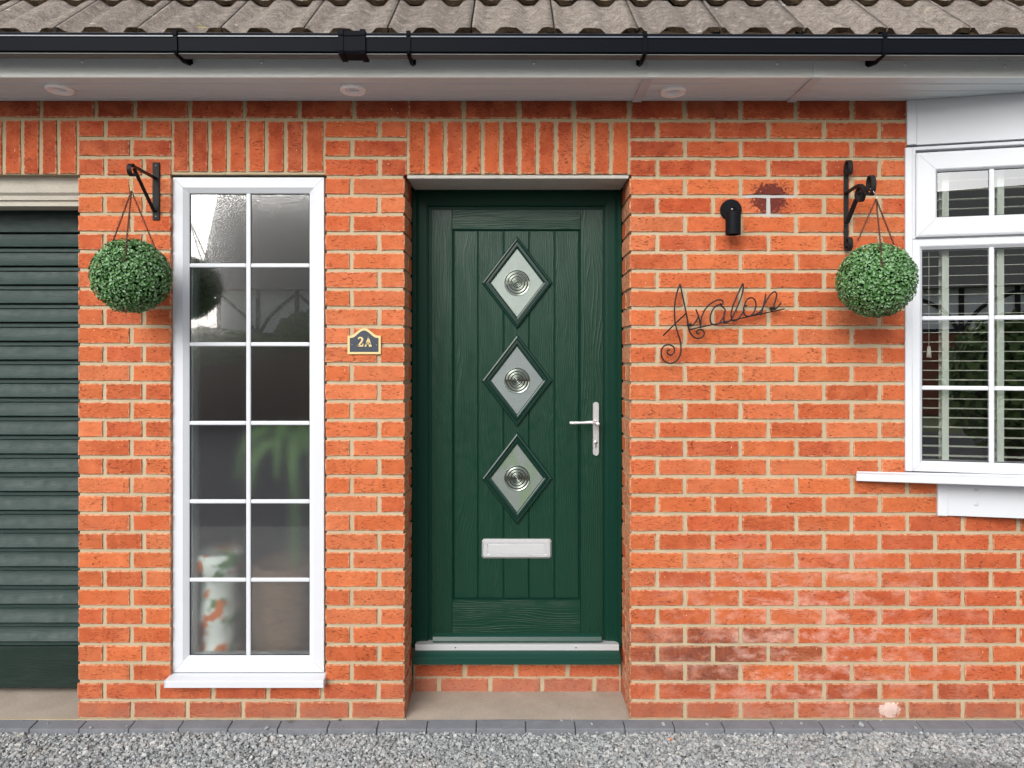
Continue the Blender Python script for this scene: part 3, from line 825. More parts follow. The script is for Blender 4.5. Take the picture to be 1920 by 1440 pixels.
# ------------------------------------------------------------------ garage door
YG = .205
gar = thing('garage_door', (PX(20, YG), YG, .02), 'weathered dark green garage door of horizontal moulded boards, cut by the left edge', 'garage door')
m = MB(); z1, z0 = PZ(331), PZ(386.5, .09)
m.prism_x([(.04, z1+.02), (.04, PZ(333, .04)), (.045, PZ(338, .045)), (.05, PZ(361, .05)), (.062, PZ(367, .062)), (.064, PZ(375, .064)), (.074, PZ(377, .074)), (.074, PZ(386.5, .074)), (.10, PZ(386.5, .074)), (.16, PZ(386.5, .074)), (.16, z1+.02)], -3.4, PX(147.5)); m.build('head_frame', M_HEAD, gar)
m = MB(); m.box((-2.6, .12, PZ(331)-.002), (PX(144.5), .2, PZ(331)+.0))
GX0, GX1 = -3.4, PX(144, YG) + .03
def gbox(py0, py1, dy=0, mat=M_GARAGE, name='board', ch=.002):
    m = MB(); m.box((GX0, YG+dy, PZ(py1, YG)), (GX1, YG+.03, PZ(py0, YG)), ch); return m.build(name, mat, gar)
m = MB(); m.box((GX0, YG+.030, PZ(1292, YG)), (GX1, YG+.045, PZ(380, YG))); m.build('backing', M_GARAGE2, gar)
gbox(391, 435.5, -.002)
N = 22; pitch = (1211.5-437.5)/N
for i in range(N):
    t = 437.5 + i*pitch
    zt = PZ(t+1.2, YG); zb = PZ(t+pitch-9.8, YG); H_ = zt-zb
    m = MB(); poly = [(YG+.029, zt), (YG+.012, zt)]
    for k in range(1, 7):
        u = k/6; poly.append((YG+.012 - .020*u**1.8, zt - H_*u*.96))
    poly += [(YG-.0075, zb), (YG+.029, zb)]
    m.prism_x(poly, GX0, GX1); m.build('slat', M_GARAGE, gar)
    zb2t, zb2 = PZ(t+pitch-7.6, YG), PZ(t+pitch+.3, YG)
    m = MB(); m.box((GX0, YG+.006, zb2), (GX1, YG+.028, zb2t), .003); m.build('bead', M_GARAGE, gar)
gbox(1212.5, 1290, 0, M_GARAGE2, 'bottom_board')

# ------------------------------------------------------------------ steps and paver edging
def slab_step(name, px0, px1, y1, seed):
    m = MB(); r_ = random.Random(seed); nx, ny = 14, 5
    V = []; F = []
    x0, x1 = px0, px1
    for j in range(ny+1):
        for i in range(nx+1):
            V.append((x0+(x1-x0)*i/nx, .0+y1*j/ny - (.0 if j else 0), .002 + r_.uniform(-.0008, .0008) + (-.003 if j == 0 else 0)))
    for j in range(ny):
        for i in range(nx): a = j*(nx+1)+i; F.append((a, a+1, a+nx+2, a+nx+1))
    m.add(V, F, 0, True)
    m.box((x0, .0, -.10), (x1, y1, -.0035))
    return m
o = slab_step('concrete_step', PX(755), PX(1186), .24, 4).build('doorstep', M_STEP); tag(o, 'pale worn concrete doorstep at the foot of the front doorway', 'doorstep')
o = slab_step('garage_floor', -3.4, PX(146.5), .30, 5).build('garage_threshold', M_STEP); tag(o, kind='structure')
edg = bpy.data.objects.new('paved_edging', None); C.objects.link(edg); edg.location = (0, -.03, 0); tag(edg, kind='structure')
for i in range(-17, 18):
    x0 = PX(986, -.062) + i*.1962; x1 = x0 + .1962
    m = MB(); m.box((x0+.0016, -.060, -.075), (x1-.0016, -.002, 0), .0022)
    j1 = rnd.uniform(-.0008, .0008)
    m.v = [(x, y, z + (y+.002)*.13*(1 if z > -.05 else 0) + j1) for x, y, z in m.v]
    m.build('paver', M_PAVER, edg, origin=((x0+x1)/2, -.03, 0))
m = MB(); m.box((-3.5, -.0018, -.08), (PX(761), .006, .0015)); m.box((PX(1179), -.0018, -.08), (3.5, .006, .0015))
m.v = [(x, y, z) for x, y, z in m.v]; m.build('mortar_bed', M_MORTAR, edg)

# gravel: real stones near the house, sheet farther off
def stones(x0, x1, y0, y1, sp, seed, layers=1):
    rg = np.random.default_rng(seed)
    # base stone: distorted cube-octa: 8 corner + shapes
    phi = np.array([(-1,-1,-1),(1,-1,-1),(1,1,-1),(-1,1,-1),(-1,-1,1),(1,-1,1),(1,1,1),(-1,1,1),(0,0,1.35),(0,-1.3,0),(1.3,0,0),(-1.3,0,0)], float)
    from itertools import combinations
    b = bmesh.new()
    for p in phi: b.verts.new(p)
    bmesh.ops.convex_hull(b, input=b.verts); bmesh.ops.triangulate(b, faces=b.faces)
    b.verts.ensure_lookup_table(); b.verts.index_update()
    bv = np.array([v.co[:] for v in b.verts]); bf = np.array([[v.index for v in f.verts] for f in b.faces]); b.free()
    nx, ny = int((x1-x0)/sp), int((y1-y0)/sp)
    gx_, gy_ = np.meshgrid(np.linspace(x0, x1, nx), np.linspace(y0, y1, ny)); N = nx*ny
    cx = gx_.ravel() + rg.uniform(-.5, .5, N)*sp; cy = gy_.ravel() + rg.uniform(-.5, .5, N)*sp
    size = rg.uniform(.42, .80, N)*sp * np.where(rg.random(N) < .12, 1.35, 1)
    cz = -.030 + rg.uniform(-.007, .007, N) + .005*np.sin(cx*7+1)*np.sin(cy*11)
    nv = len(bv); V = bv[None]*(1 + rg.uniform(-.33, .33, (N, nv, 3)))*.62
    V = V * size[:, None, None] * np.stack([rg.uniform(.8, 1.45, N), rg.uniform(.7, 1.1, N), rg.uniform(.45, .85, N)], 1)[:, None]
    a, bb, g_ = rg.uniform(0, 6.28, N), rg.uniform(-.6, .6, N), rg.uniform(-.6, .6, N)
    ca, sa, cb, sb, cg, sg = np.cos(a), np.sin(a), np.cos(bb), np.sin(bb), np.cos(g_), np.sin(g_)
    x, y, z = V[..., 0], V[..., 1], V[..., 2]
    y, z = y*cb[:, None]-z*sb[:, None], y*sb[:, None]+z*cb[:, None]
    x, z = x*cg[:, None]+z*sg[:, None], -x*sg[:, None]+z*cg[:, None]
    x, y = x*ca[:, None]-y*sa[:, None], x*sa[:, None]+y*ca[:, None]
    V = np.stack([x+cx[:, None], y+cy[:, None], z+cz[:, None]], -1).reshape(-1, 3)
    F = (bf[None] + (np.arange(N)*nv)[:, None, None]).reshape(-1, 3)
    tone = np.repeat(np.clip(rg.normal(.55, .24, N), 0, 1), nv)
    return V, F, tone
def big_mesh(name, V, F, tone, mat, smooth=False):
    me = bpy.data.meshes.new(name); k = F.shape[1]
    me.vertices.add(len(V)); me.vertices.foreach_set('co', V.astype(np.float32).ravel())
    me.loops.add(F.size); me.loops.foreach_set('vertex_index', F.astype(np.int32).ravel())
    me.polygons.add(len(F)); me.polygons.foreach_set('loop_start', np.arange(0, F.size, k, dtype=np.int32))
    me.update(calc_edges=True)
    me.polygons.foreach_set('use_smooth', np.full(len(F), smooth))
    at = me.attributes.new('tone', 'FLOAT', 'POINT'); at.data.foreach_set('value', tone.astype(np.float32))
    me.materials.append(mat); return me
V1, F1, t1 = stones(-2.9, 3.0, -.66, -.062, .0100, 1)
V2, F2, t2 = stones(-2.9, 3.0, -.66, -.062, .0145, 2)
V2[:, 2] -= .002
V3, F3, t3 = stones(-2.6, 2.6, -.058, -.006, .016, 5)
keep = np.random.default_rng(9).random(len(V3)//12) < .03
nv3 = 12; V3 = V3.reshape(-1, nv3, 3); V3 = (V3 - V3.mean(1, keepdims=True))*.62 + V3.mean(1, keepdims=True)*np.array([1, 1, 0]) + np.array([0, 0, -.001])
tri = len(F3)//len(V3); V3 = V3[keep].reshape(-1, 3); F3 = (F3[:tri][None] + (np.arange(keep.sum())*nv3)[:, None, None]).reshape(-1, 3); t3 = np.full(len(V3), .5)
me = big_mesh('gravel', np.vstack([V1, V2, V3]), np.vstack([F1, F2+len(V1), F3+len(V1)+len(V2)]), np.concatenate([t1, t2, t3]), M_GRAVEL)
gr = bpy.data.objects.new('gravel', me); C.objects.link(gr); tag(gr, 'grey crushed stone gravel in front of the house', kind='stuff')
m = MB(); m.box((-7, -3.4, -.10), (7, -.0615, -.040)); o = m.build('driveway', M_DRIVE); tag(o, kind='structure')
m = MB(); m.add([(-300, -300, -.12), (300, -300, -.12), (300, 300, -.12), (-300, 300, -.12)], [(0, 1, 2, 3)]); o = m.build('ground', M_GROUND); tag(o, kind='structure')
m = MB(); m.box((-60, -13.4, -.11), (60, -3.45, -.055)); o = m.build('road', M_ROAD); tag(o, kind='structure')

# ------------------------------------------------------------------ eaves: fascia, soffit, downlights
ZS = PZ(189); YFA = -.2486
eav = thing('eaves', (0, YFA, ZS), 'white plastic fascia and grooved soffit boxing in the roof edge', 'eaves')
XL, XR = -3.4, 3.7
zfb = PZ(144.5, YFA)
M_FASC = simple('fascia_upvc', (.90, .92, .89), .35, .5, var=.02, scale=3)
m = MB(); m.box((XL, YFA, zfb), (XR, YFA+.012, 2.615), .002); m.build('fascia_board', M_FASC, eav)
m = MB(); m.box((XL, YFA+.012, ZS+.03), (XR, -.0, 2.60)); m.build('soffit_batten', M_DARK, eav)
ygr = [YFA+.0125, -.180, -.112, -.0465, .0035]
for a, c in zip(ygr, ygr[1:]):
    m = MB(); m.box((XL, a+.0022, ZS), (XR, c-.0022, ZS+.01), .0018); m.build('soffit_board', M_UPVC2, eav)
m = MB()
pass
for yv in ygr[1:-1]:
    m = MB(); m.prism_x([(yv-.0034, ZS+.009), (yv-.0034, ZS-.0006), (yv, ZS-.0030), (yv+.0034, ZS-.0006), (yv+.0034, ZS+.009)], XL, XR); m.build('soffit_joint', M_UPVC, eav)
for (pxf, pxw) in ((1202, 1182), (1537, 1487)):
    xa = PX(1224 if pxf == 1202 else 1536, YFA)
    m = MB(); m.box((xa-.021, YFA-.004, zfb-.002), (xa+.021, YFA-.0003, 2.612), .001); m.build('joint_cover', M_FASC, eav)
    xs = xa - .006 - (.010 if pxf == 1202 else 0)
    m = MB(); m.box((xs-.019, YFA+.004, ZS-.006), (xs+.019, .001, ZS-.0030), .0025); m.build('soffit_trim', M_UPVC, eav)
for px, py in ((154, 115.5), (490, 117), (1001, 118.5), (1457, 119), (1697, 121.5), (1884, 124)):
    q = P(px, py, YFA); m = MB(); m.lathe([(.0055, 0), (.0052, .002), (.003, .0042), (0, .0048)], Matrix.Translation(q) @ Matrix.Rotation(R(90), 4, 'X'), 12); m.build('nail_cap', M_FASC, eav)
dl_lab = ('recessed white downlight in the soffit above the garage side', 'recessed white downlight in the soffit above the gap between narrow window and door', 'recessed white downlight in the soffit right of the front door, beside the trim strip')
for (px, py), lab in zip(((112, 165), (662, 166), (1262, 169.5)), dl_lab):
    dist = (ZS - EYE)*FOC/(CY-py); y = dist - DIST; x = (px-CX)*dist/FOC
    d = thing('downlight', (x, y, ZS), lab, 'downlight', 'downlights in the soffit')
    m = MB(); T = Matrix.Translation((x, y, ZS)) @ Matrix.Rotation(R(180), 4, 'X')
    m.lathe([(.050, -.001), (.050, .008), (.046, .013), (.030, .010), (.027, .003), (.024, -.012)], T, 36, smooth=False); m.build('bezel', M_DOWN, d)
    m = MB(); m.lathe([(.025, -.006), (.014, -.005), (0, -.004)], T, 24); m.build('lens', M_LENS, d)

# ------------------------------------------------------------------ gutter
gut = thing('gutter', (0, -.30, 2.54), 'black square plastic gutter along the roof edge', 'gutter')
YGF = -.365
zt, zl, zb = PZ(63.5, YGF), PZ(70.5, YGF), PZ(97.5, YGF)
gz = lambda x: -.0025*x     # falls slightly to the right
def gutter_sec(m, x0, x1, e=0.0, mat=0):
    poly = [(YGF+.006, zt-.001), (YGF+.012+e, zt+.002+e), (YGF-.001-e, zt+.001+e), (YGF-.0035-e, zt-.003), (YGF-.003-e, zl+.003), (YGF-e, zl), (YGF+.002-e, zb+.002), (YGF+.006-e, zb-e), (-.318+e, zb-.0035-e), (-.308+e, zb-e),
            (-.268+e, zt-.01), (-.254, zt-.008), (-.254, zt-.005), (-.272, zt-.004), (-.313, zb+.004), (YGF+.01, zb+.004), (YGF+.006, zl)]
    n = len(poly); V = [(x, a, b_+gz(x)) for x in (x0, x1) for a, b_ in poly]
    F = [(i, (i+1) % n, n+(i+1) % n, n+i) for i in range(n)] + [tuple(range(n)), tuple(range(n, 2*n))]
    m.add(V, F, mat)
m = MB(); gutter_sec(m, XL, PX(664, YGF)-.003); m.build('channel', M_GUTTER, gut)
m = MB(); gutter_sec(m, PX(664, YGF)+.003, XR); m.build('channel', M_GUTTER, gut)
m = MB(); m.prism_x([(YGF-.0042, zl-.0005), (YGF-.0005, zt+.0015), (YGF+.010, zt+.0045), (YGF+.013, zt+.003), (YGF+.002, zl-.0005)], XL, XR)
m.v = [(x, y, z+gz(x)) for x, y, z in m.v]; m.build('rolled_lip', M_LIP, gut)
M_SHEEN = simple('gutter_base_sheen', (.13, .14, .135), .6, .3, var=.2, scale=7)  # pale grey painted in for the fascia's reflection on the gutter underside
m = MB(); m.box((XL, YGF+.007, zb-.0065), (XR, -.314, zb-.004)); m.v = [(x, y, z+gz(x)) for x, y, z in m.v]; m.build('base_sheen', M_SHEEN, gut)
m = MB(); gutter_sec(m, PX(640, YGF), PX(686, YGF), .006); u = m.build('union', M_GUTTER, gut)
m = MB(); gutter_sec(m, PX(635, YGF), PX(644.5, YGF), .010); m.build('clip_band', M_GUTTER, u)
m = MB(); gutter_sec(m, PX(675.5, YGF), PX(685.5, YGF), .010); m.build('clip_band', M_GUTTER, u)
for px in (329, 766, 1209, 1658):
    X = PX(px, YGF); m = MB(); gutter_sec(m, X-.007, X+.007, .0065)
    z_ = zb + gz(X)
    m.prism_x([(YGF+.002, z_), (YGF+.012, z_-.011), (-.30, z_-.015), (-.2492, z_-.004), (-.2492, z_+.03), (-.28, z_+.01)], X-.0045, X+.0045)
    m.box((X-.011, -.2560, z_+.000), (X+.011, -.2492, z_+.045), .001)
    m.build('bracket', M_GUTTER, gut)

# ------------------------------------------------------------------ roof tiles
roof = thing('roof', (0, -.3, 2.63), 'weathered grey brown interlocking concrete tile roof with mossy tile edges', 'roof')
TH = R(40.5); EXP = .35; B0 = Vector((0, -.302, 2.6280))
dirv = Vector((0, math.cos(TH), math.sin(TH))); nrm = Vector((0, -math.sin(TH), math.cos(TH)))
PROF = [(0, .023), (.012, .023), (.036, .002), (.055, 0), (.080, .002), (.102, .023), (.122, .025), (.162, .023), (.188, .002), (.208, 0), (.232, .002), (.254, .023), (.272, .025), (.2935, .023)]
def tile(x, row, seed):
    rr = random.Random(seed); m = MB()
    b0 = B0 + dirv*(EXP*row); rise = .026 if row else .0
    off = rr.uniform(-.007, .007); rot = rr.uniform(-.004, .004)
    L = EXP + .075; K = 5; n = len(PROF); V = []
    ys_ = [-.0 + off, .006+off, .10, .22, L]
    for side in (0, 1):       # 0 top skin, 1 underside
        for k, s in enumerate(ys_):
            for i, (px, pz) in enumerate(PROF):
                lift = rise*(1-s/L) + .026*(s/L)*0
                jit = rr.uniform(-.004, .004) if k == 0 else 0
                h = pz + lift + (0 if side == 0 else -.019 + (rr.uniform(-.0035, .002) if k == 0 else 0)) - (.0025 if k == 0 and side == 0 else 0)
                p = b0 + dirv*(s + jit) + nrm*h + Vector((x + px + rot*s, 0, 0)); V.append(p)
    F = []; fm = []
    q = len(ys_)*n
    for k in range(len(ys_)-1):
        for i in range(n-1):
            F.append((k*n+i, k*n+i+1, (k+1)*n+i+1, (k+1)*n+i)); F.append((q+k*n+i, q+(k+1)*n+i, q+(k+1)*n+i+1, q+k*n+i+1))
    m.add(V, F, 0, True)
    base = len(m.v)-len(V)
    E = [(base+i, base+q+i, base+q+i+1, base+i+1) for i in range(n-1)]
    for f in E: m.f.append(f); m.m.append(1); m.smooth.append(False)
    for k in range(len(ys_)-1):
        for i in (0, n-1): m.f.append((base+k*n+i, base+(k+1)*n+i, base+q+(k+1)*n+i, base+q+k*n+i)); m.m.append(0); m.smooth.append(False)
    # mossy fill tucked below the rolls of the lowest course
    if row == 0:
        for a, c in ((-.03, .03), (.085, .182), (.237, .30)):
            m.box((x+a, b0.y+.002, b0.z-.02), (x+c, b0.y+.02, b0.z+.012), 0, 1)
    return m.build('tile', [M_TILE, M_MOSS], roof, origin=b0 + Vector((x+.15, 0, 0)))
xj0 = PX(885, -.30)
for row in range(5):
    for i in range(-11, 13):
        tile(xj0 + i*.2995 + (.0 if row % 2 == 0 else .004), row, row*50+i+20)
m = MB(); e0 = B0 - nrm*.03 + dirv*.02; e1 = e0 + dirv*3.2
m.add([(XL, e0.y, e0.z), (XR, e0.y, e0.z), (XR, e1.y, e1.z), (XL, e1.y, e1.z), (XL, 2.6, e0.z), (XR, 2.6, e0.z)], [(0, 1, 2, 3), (0, 4, 5, 1), (3, 2, 5, 4)]); m.build('underlay', M_TILE, roof)

# ------------------------------------------------------------------ bay window (angled facet)
TB = R(12.3); X0B = PX(1697)
def ub(px, off=0.0):
    """distance along the facet plane (pushed outward by off) seen at photo column px"""
    c, s = math.cos(TB), math.sin(TB); K = (px-CX)/FOC
    # point = (X0 - off*s... ) facet direction (c,-s), outward normal (-s,-c)
    ax, ay = X0B - off*s, -off*c
    return (K*(DIST+ay) - ax) / (c + K*s)
def zb_(py, u, off=0.0):
    y = -u*math.sin(TB) - off*math.cos(TB); return EYE + (CY-py)*(DIST+y)/FOC
MBAY = Matrix.Translation((X0B, 0, 0)) @ Matrix.Rotation(-TB, 4, 'Z')   # local x along facet, local -y outward
bay = thing('bay_window', (X0B, 0, 1.0), 'white bay window with slatted blind inside, cut by the right edge', 'window')
UE = .66     # facet length
def bb(u0, z0, u1, z1, y0, y1, ch=.002, name='frame', mat=M_UPVC):
    m = MB(); m.box((u0, y0, z0), (u1, y1, z1), ch, M=MBAY); return m.build(name, mat, bay)
u1 = ub(1710)
zS = zb_(883.5, u1); zHead = zb_(275, u1); zTop = ZS - .001
# head panel + cover strips
bb(ub(1718), zb_(272.5, ub(1718)), UE, zTop, -.006, .03, .001, 'head_panel')
bb(ub(1699), zb_(273, ub(1700)), ub(1717.5), zTop, -.012, .03, .002, 'corner_strip')
bb(-.002, zS, ub(1709.5), zb_(277, 0.03), -.010, .05, .002, 'wall_post')
# outer frame: stile, head, transom
uA = ub(1710); uG = ub(1731.5)
m = MB()
zh1 = zb_(276, uA); ztr1, ztr0 = zb_(446.5, uA), zb_(469, uG)
def band(u0, z0, u1_, z1, y0, y1, ch=.002): m.box((u0, y0, z0), (u1_, y1, z1), ch, M=MBAY)
m.frame(uA, zS, UE+.03, zb_(449, uA), [(0, .06), (0, 0), (.001, -.001), (.026, -.001), (.030, .001), (uG-uA-.002, .013), (uG-uA, .016), (uG-uA, .06)], M=MBAY); m.build('frame', M_UPVC, bay)
m = MB(); m.frame(uA, zb_(448.5, uA)+.0005, UE+.03, zh1, [(0, .06), (0, 0), (.001, -.001), (.012, -.001), (.014, .002), (.016, .06)], M=MBAY); m.build('top_frame', M_UPVC, bay)
# opening fanlight casement, proud of the frame
uc0 = ub(1718.5, .018); zc1, zc0 = zb_(286.5, uc0, .018), zb_(444.5, uc0, .018)
ug0 = ub(1755.5, .0)
m = MB(); wI = ug0-uc0
m.frame(uc0, zc0, UE+.02, zc1, [(0, .0), (0, -.014), (.006, -.018), (.010, -.019), (wI-.010, -.019), (wI-.006, -.016), (wI, -.006), (wI, .02), (0, .02)], M=MBAY); m.build('fanlight_casement', M_UPVC, bay)
for cz_, sz_ in ((zc0, 1), (zc1, -1)):
    m = MB(); m.tube([MBAY @ Vector((uc0+.008, -.0187, cz_+sz_*.008)), MBAY @ Vector((uc0+wI-.009, -.0190, cz_+sz_*(wI-.009)))], .0007, 5); m.build('weld_line', M_MITRE, bay)
m = MB(); m.tube([MBAY @ Vector((uA+.002, -.0008, zS+.002)), MBAY @ Vector((uA+.026, -.0010, zS+.026))], .0007, 5); m.build('weld_line', M_MITRE, bay)
m = MB(); m.frame(ug0-.001, zc0+wI-.001, UE+.02-wI, zc1-wI+.001, [(0, -.003), (0, -.006), (.003, -.005), (.003, .004)], M=MBAY); m.build('gasket', M_GASKET, bay)
m = MB(); m.frame(uG-.001, zS+(uG-uA)-.001, UE+.03-(uG-uA), zb_(449, uA)-(uG-uA)+.001, [(0, .019), (0, .015), (.003, .0155), (.003, .022)], M=MBAY); m.build('gasket', M_GASKET, bay)
def pane(u0, z0, u1_, z1, y):
    m = MB(); m.box((u0, y, z0), (u1_, y+.004, z1), 0, M=MBAY); return m.build('pane', M_CLEAR, bay)
uv = ub(1858.5, -.015); yg2 = .018
uEnd = UE+.03-(uG-uA)
zr = [zS+(uG-uA)-.002, zb_(727, uG, -.015), zb_(597, uG, -.015), zb_(449, uA)-(uG-uA)+.002]
for k in range(3):
    for a, c in ((uG-.002, uv), (uv, uEnd)): pane(a, zr[k], c, zr[k+1], yg2)
for a, c in ((ug0-.002, ub(1858.5)), (ub(1858.5), UE+.02-wI)): pane(a, zc0+wI-.002, c, zc1-wI+.002, -.001)
def bbar(u0, z0, u1_, z1, y, t):
    m = MB(); m.box((u0, y-t, z0), (u1_, y-.0004, z1), .003, M=MBAY); m.build('glazing_bar', M_UPVC, bay)
hb = .0095
bbar(uv-hb, zr[0], uv+hb, zr[3], yg2, .009)
for z in zr[1:3]:
    bbar(uG-.001, z-.0085, uv-hb-.0003, z+.0085, yg2, .008); bbar(uv+hb+.0003, z-.0085, uEnd, z+.0085, yg2, .008)
uvf = ub(1858.5); bbar(uvf-hb, zc0+wI-.001, uvf+hb, zc1-wI+.001, -.001, .007)
# sill: projecting board with rounded nose, running past the frame to the left
def bay_sill():
    m = MB(); so = .075; us = ub(1606, so)
    zn1, zn0 = zb_(889.5, 0.0, so), zb_(902.5, 0.0, so)
    zn1 = zb_(889, us, so); zn0 = zb_(902, us, so)
    poly = [(.04, zS-.001), (-.002, zS-.001), (-.004, zS-.004), (-so+.004, zn1), (-so, zn1-.004), (-so, zn0+.002), (-so+.002, zn0), (-so+.012, zn0), (-so+.014, zn0+.006), (.04, zn0+.006)]
    n = len(poly); V = []
    # the left end is cut square to the wall so its back corner meets the brick
    for j, uu in enumerate((us, UE+.1)):
        for y, z in poly:
            if j == 0:
                p = MBAY @ Vector((us, y, z)); wy = p.y
                if wy > -.002: p = Vector((p.x, -.002, z))
            else: p = MBAY @ Vector((uu, y, z))
            V.append(p)
    F = [(i, (i+1) % n, n+(i+1) % n, n+i) for i in range(n)] + [tuple(range(n)), tuple(range(n, 2*n))]
    m.add(V, F); return m.build('sill', M_UPVC, bay)
bay_sill()
# apron panel below the sill
MAP = Matrix.Translation((PX(1756), -.002, 0)) @ Matrix.Rotation(-TB*.9, 4, 'Z')
m = MB(); za1 = zb_(902, 0, .07)+.006; za0 = PZ(966)
m.box((.0, -.010, za0), (.038, .02, za1), .002, M=MAP); m.build('apron_strip', M_UPVC, bay)
m = MB(); m.box((.0385, -.003, za0+.001), (.75, .02, za1), .001, M=MAP); m.build('apron_panel', M_UPVC, bay)
for py in (921, 946.5):
    q = P(1834.5, py, -.045); uq = (q.x-PX(1756))/math.cos(TB*.9)
    q = MAP @ Vector((uq, -.003, q.z)); m = MB(); m.lathe([(.0075, 0), (.007, .002), (.004, .004), (0, .0045)], Matrix.Translation(q) @ Matrix.Rotation(R(90), 4, 'X'), 14); m.build('nail_cap', M_UPVC, bay)
# second facet, straight on, beyond the frame
pE = MBAY @ Vector((UE, 0, 0))
MB2 = Matrix.Translation((pE.x, pE.y, 0))
m = MB(); m.frame(.0, zS, .95, zb_(449, uA), [(0, .06), (0, 0), (.05, -.001), (.055, .016), (.055, .06)], M=MB2); m.frame(.0, zb_(448.5, uA), .95, zh1, [(0, .06), (0, 0), (.07, -.001), (.075, .016), (.075, .06)], M=MB2)
m.box((-.02, -.006, zTop-.0+0), (1.0, .03, zh1+.001), M=MB2)
m.box((-.05, -.075, zS-.03), (1.05, .04, zS-.001), .003, M=MB2); m.box((-.03, -.003, za0), (1.0, .02, zS-.03), M=MB2)
m.build('front_facet', M_UPVC, bay)
m = MB(); m.box((.05, .018, zS+.05), (.9, .022, zh1-.07), M=MB2); m.build('pane', M_CLEAR, bay)
# living room behind
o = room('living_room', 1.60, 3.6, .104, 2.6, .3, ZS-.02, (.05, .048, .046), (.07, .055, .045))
# venetian blind
bl = thing('venetian_blind', MBAY @ Vector((.1, .09, zS+.05)), 'cream venetian blind with open slats inside the bay window', 'blind')
yb = .075; zlow = zS+.058; NS = 0
M_TAPE = simple('blind_tape', (.70, .71, .64), .9, .1)
z = zlow; pitch_b = .0386; ztop = zc1 - .03
u_l = .005
while z < ztop:
    m = MB(); m.prism_x([(yb-.018, z-.0018), (yb-.018, z-.0002), (yb, z+.0014), (yb+.018, z+.0014), (yb+.018, z+.0002), (yb, z+.0)], u_l, UE+.35, M=MBAY); m.build('slat', M_BLIND, bl); z += pitch_b
m = MB(); m.box((u_l, yb-.018, zS+.028), (UE+.35, yb+.018, zS+.040), .003, M=MBAY); m.build('bottom_rail', M_BLIND, bl)
for px in (1766, 1868):
    uu = ub(px, -yb-.02)
    for yy in (-.0185, .0185):
        m = MB(); m.box((uu-.0125, yb+yy-.0004, zS+.03), (uu+.0125, yb+yy+.0004, ztop+.02), 0, M=MBAY); m.build('ladder_tape', M_TAPE, bl)
uu = ub(1740, -yb+.02); zc_ = zb_(652, uu, -yb)
m = MB(); m.tube([MBAY @ Vector((uu, yb-.03, zc_)), MBAY @ Vector((uu, yb-.03, ztop))], .0012, 6); m.build('cord', M_BLIND, bl)
m = MB(); m.lathe([(0, 0), (.0095, 0), (.0085, .02), (.0055, .045), (0, .046)], Matrix.Translation(MBAY @ Vector((uu, yb-.03, zc_-.04))), 14); m.build('tassel', M_BLIND, bl)

# ------------------------------------------------------------------ wall lamp
lamp = thing('wall_spotlight', P(1369.5, 394), 'black cylindrical spotlight on a round backplate, fixed to the right wall', 'wall light')
c = P(1369.4, 394.5); T = Matrix.Translation(c) @ Matrix.Rotation(R(90), 4, 'X')
m = MB(); m.lathe([(.0425, 0), (.0425, .012), (.0405, .016), (0, .0165)], T, 40, smooth=False); m.build('backplate', M_LAMP, lamp)
for dx, dz in ((-.029, .001), (.029, .001)):
    m = MB(); m.lathe([(.0042, 0), (.0042, .003), (0, .0032)], Matrix.Translation(c + Vector((dx, -.0165, dz))) @ Matrix.Rotation(R(90), 4, 'X'), 10); m.build('screw', M_IRON, lamp)
yc = -.062; q0 = P(1374.6, 440, yc); q1 = P(1374.6, 398, yc); rC = (PX(1388.3, yc)-PX(1360.6, yc))/2
m = MB(); H_ = q1.z-q0.z
m.lathe([(rC*.80, .010), (rC*.80, 0), (rC*.985, 0), (rC, .0015), (rC, .020), (rC*.985, .0205), (rC*.985, .0215), (rC, .022), (rC, .026), (rC*.985, .0265), (rC*.985, .0275), (rC, .028), (rC, H_-.004), (rC*.96, H_-.001), (rC*.9, H_), (0, H_)], Matrix.Translation(q0), 40, smooth=False); cylb = m.build('lamp_body', M_LAMP, lamp)
m = MB(); m.lathe([(0, .008), (rC*.8, .009)], Matrix.Translation(q0), 24); m.build('lens', M_LENS, cylb)
m = MB(); m.tube([c + Vector((.008, -.016, .004)), Vector((q1.x, yc+.012, q1.z+.002))], .007, 12); m.build('arm', M_LAMP, lamp)
q = P(1372.5, 392.5, -.05); m = MB(); m.lathe([(0, -.004), (.004, -.003), (.0055, 0), (.004, .003), (0, .004)], Matrix.Translation(q), 14); m.build('swivel_screw', M_STEEL, lamp)

# ------------------------------------------------------------------ house number plaque
plq = thing('house_number_plaque', P(683, 640, -.004), 'small navy plaque with brass edge reading 2A, between window and door', 'house number')
def plaque_outline(x0, x1, zb0, zsh, ztp, y, ins=0):
    cx = (x0+x1)/2; hw = (x1-x0)/2
    pts = [(x0+ins, zb0+ins), (x1-ins, zb0+ins), (x1-ins, zsh-ins)]
    for i in range(13):
        t = -1 + 2*i/12; x = cx - t*(hw-.012)
        zz = zsh + (ztp-zsh)*(.5+.5*math.cos(math.pi*t))**.85 - ins
        pts.append((cx + (x-cx)*(1-ins/hw*.8), zz))
    pts.append((x0+ins, zsh-ins)); return pts
q0, q1 = P(652.5, 664), P(714.5, 615.5); zs_ = PZ(629.5)
def extr(pts, y0, y1, mat, name, parent):
    n = len(pts); m = MB(); m.add([(a, y0, b_) for a, b_ in pts] + [(a, y1, b_) for a, b_ in pts], [(i, (i+1) % n, n+(i+1) % n, n+i) for i in range(n)] + [tuple(range(n)), tuple(range(n, 2*n))]); return m.build(name, mat, parent)
extr(plaque_outline(q0.x, q1.x, q0.z, zs_, q1.z, 0), -.001, -.008, M_BRASS, 'rim', plq)
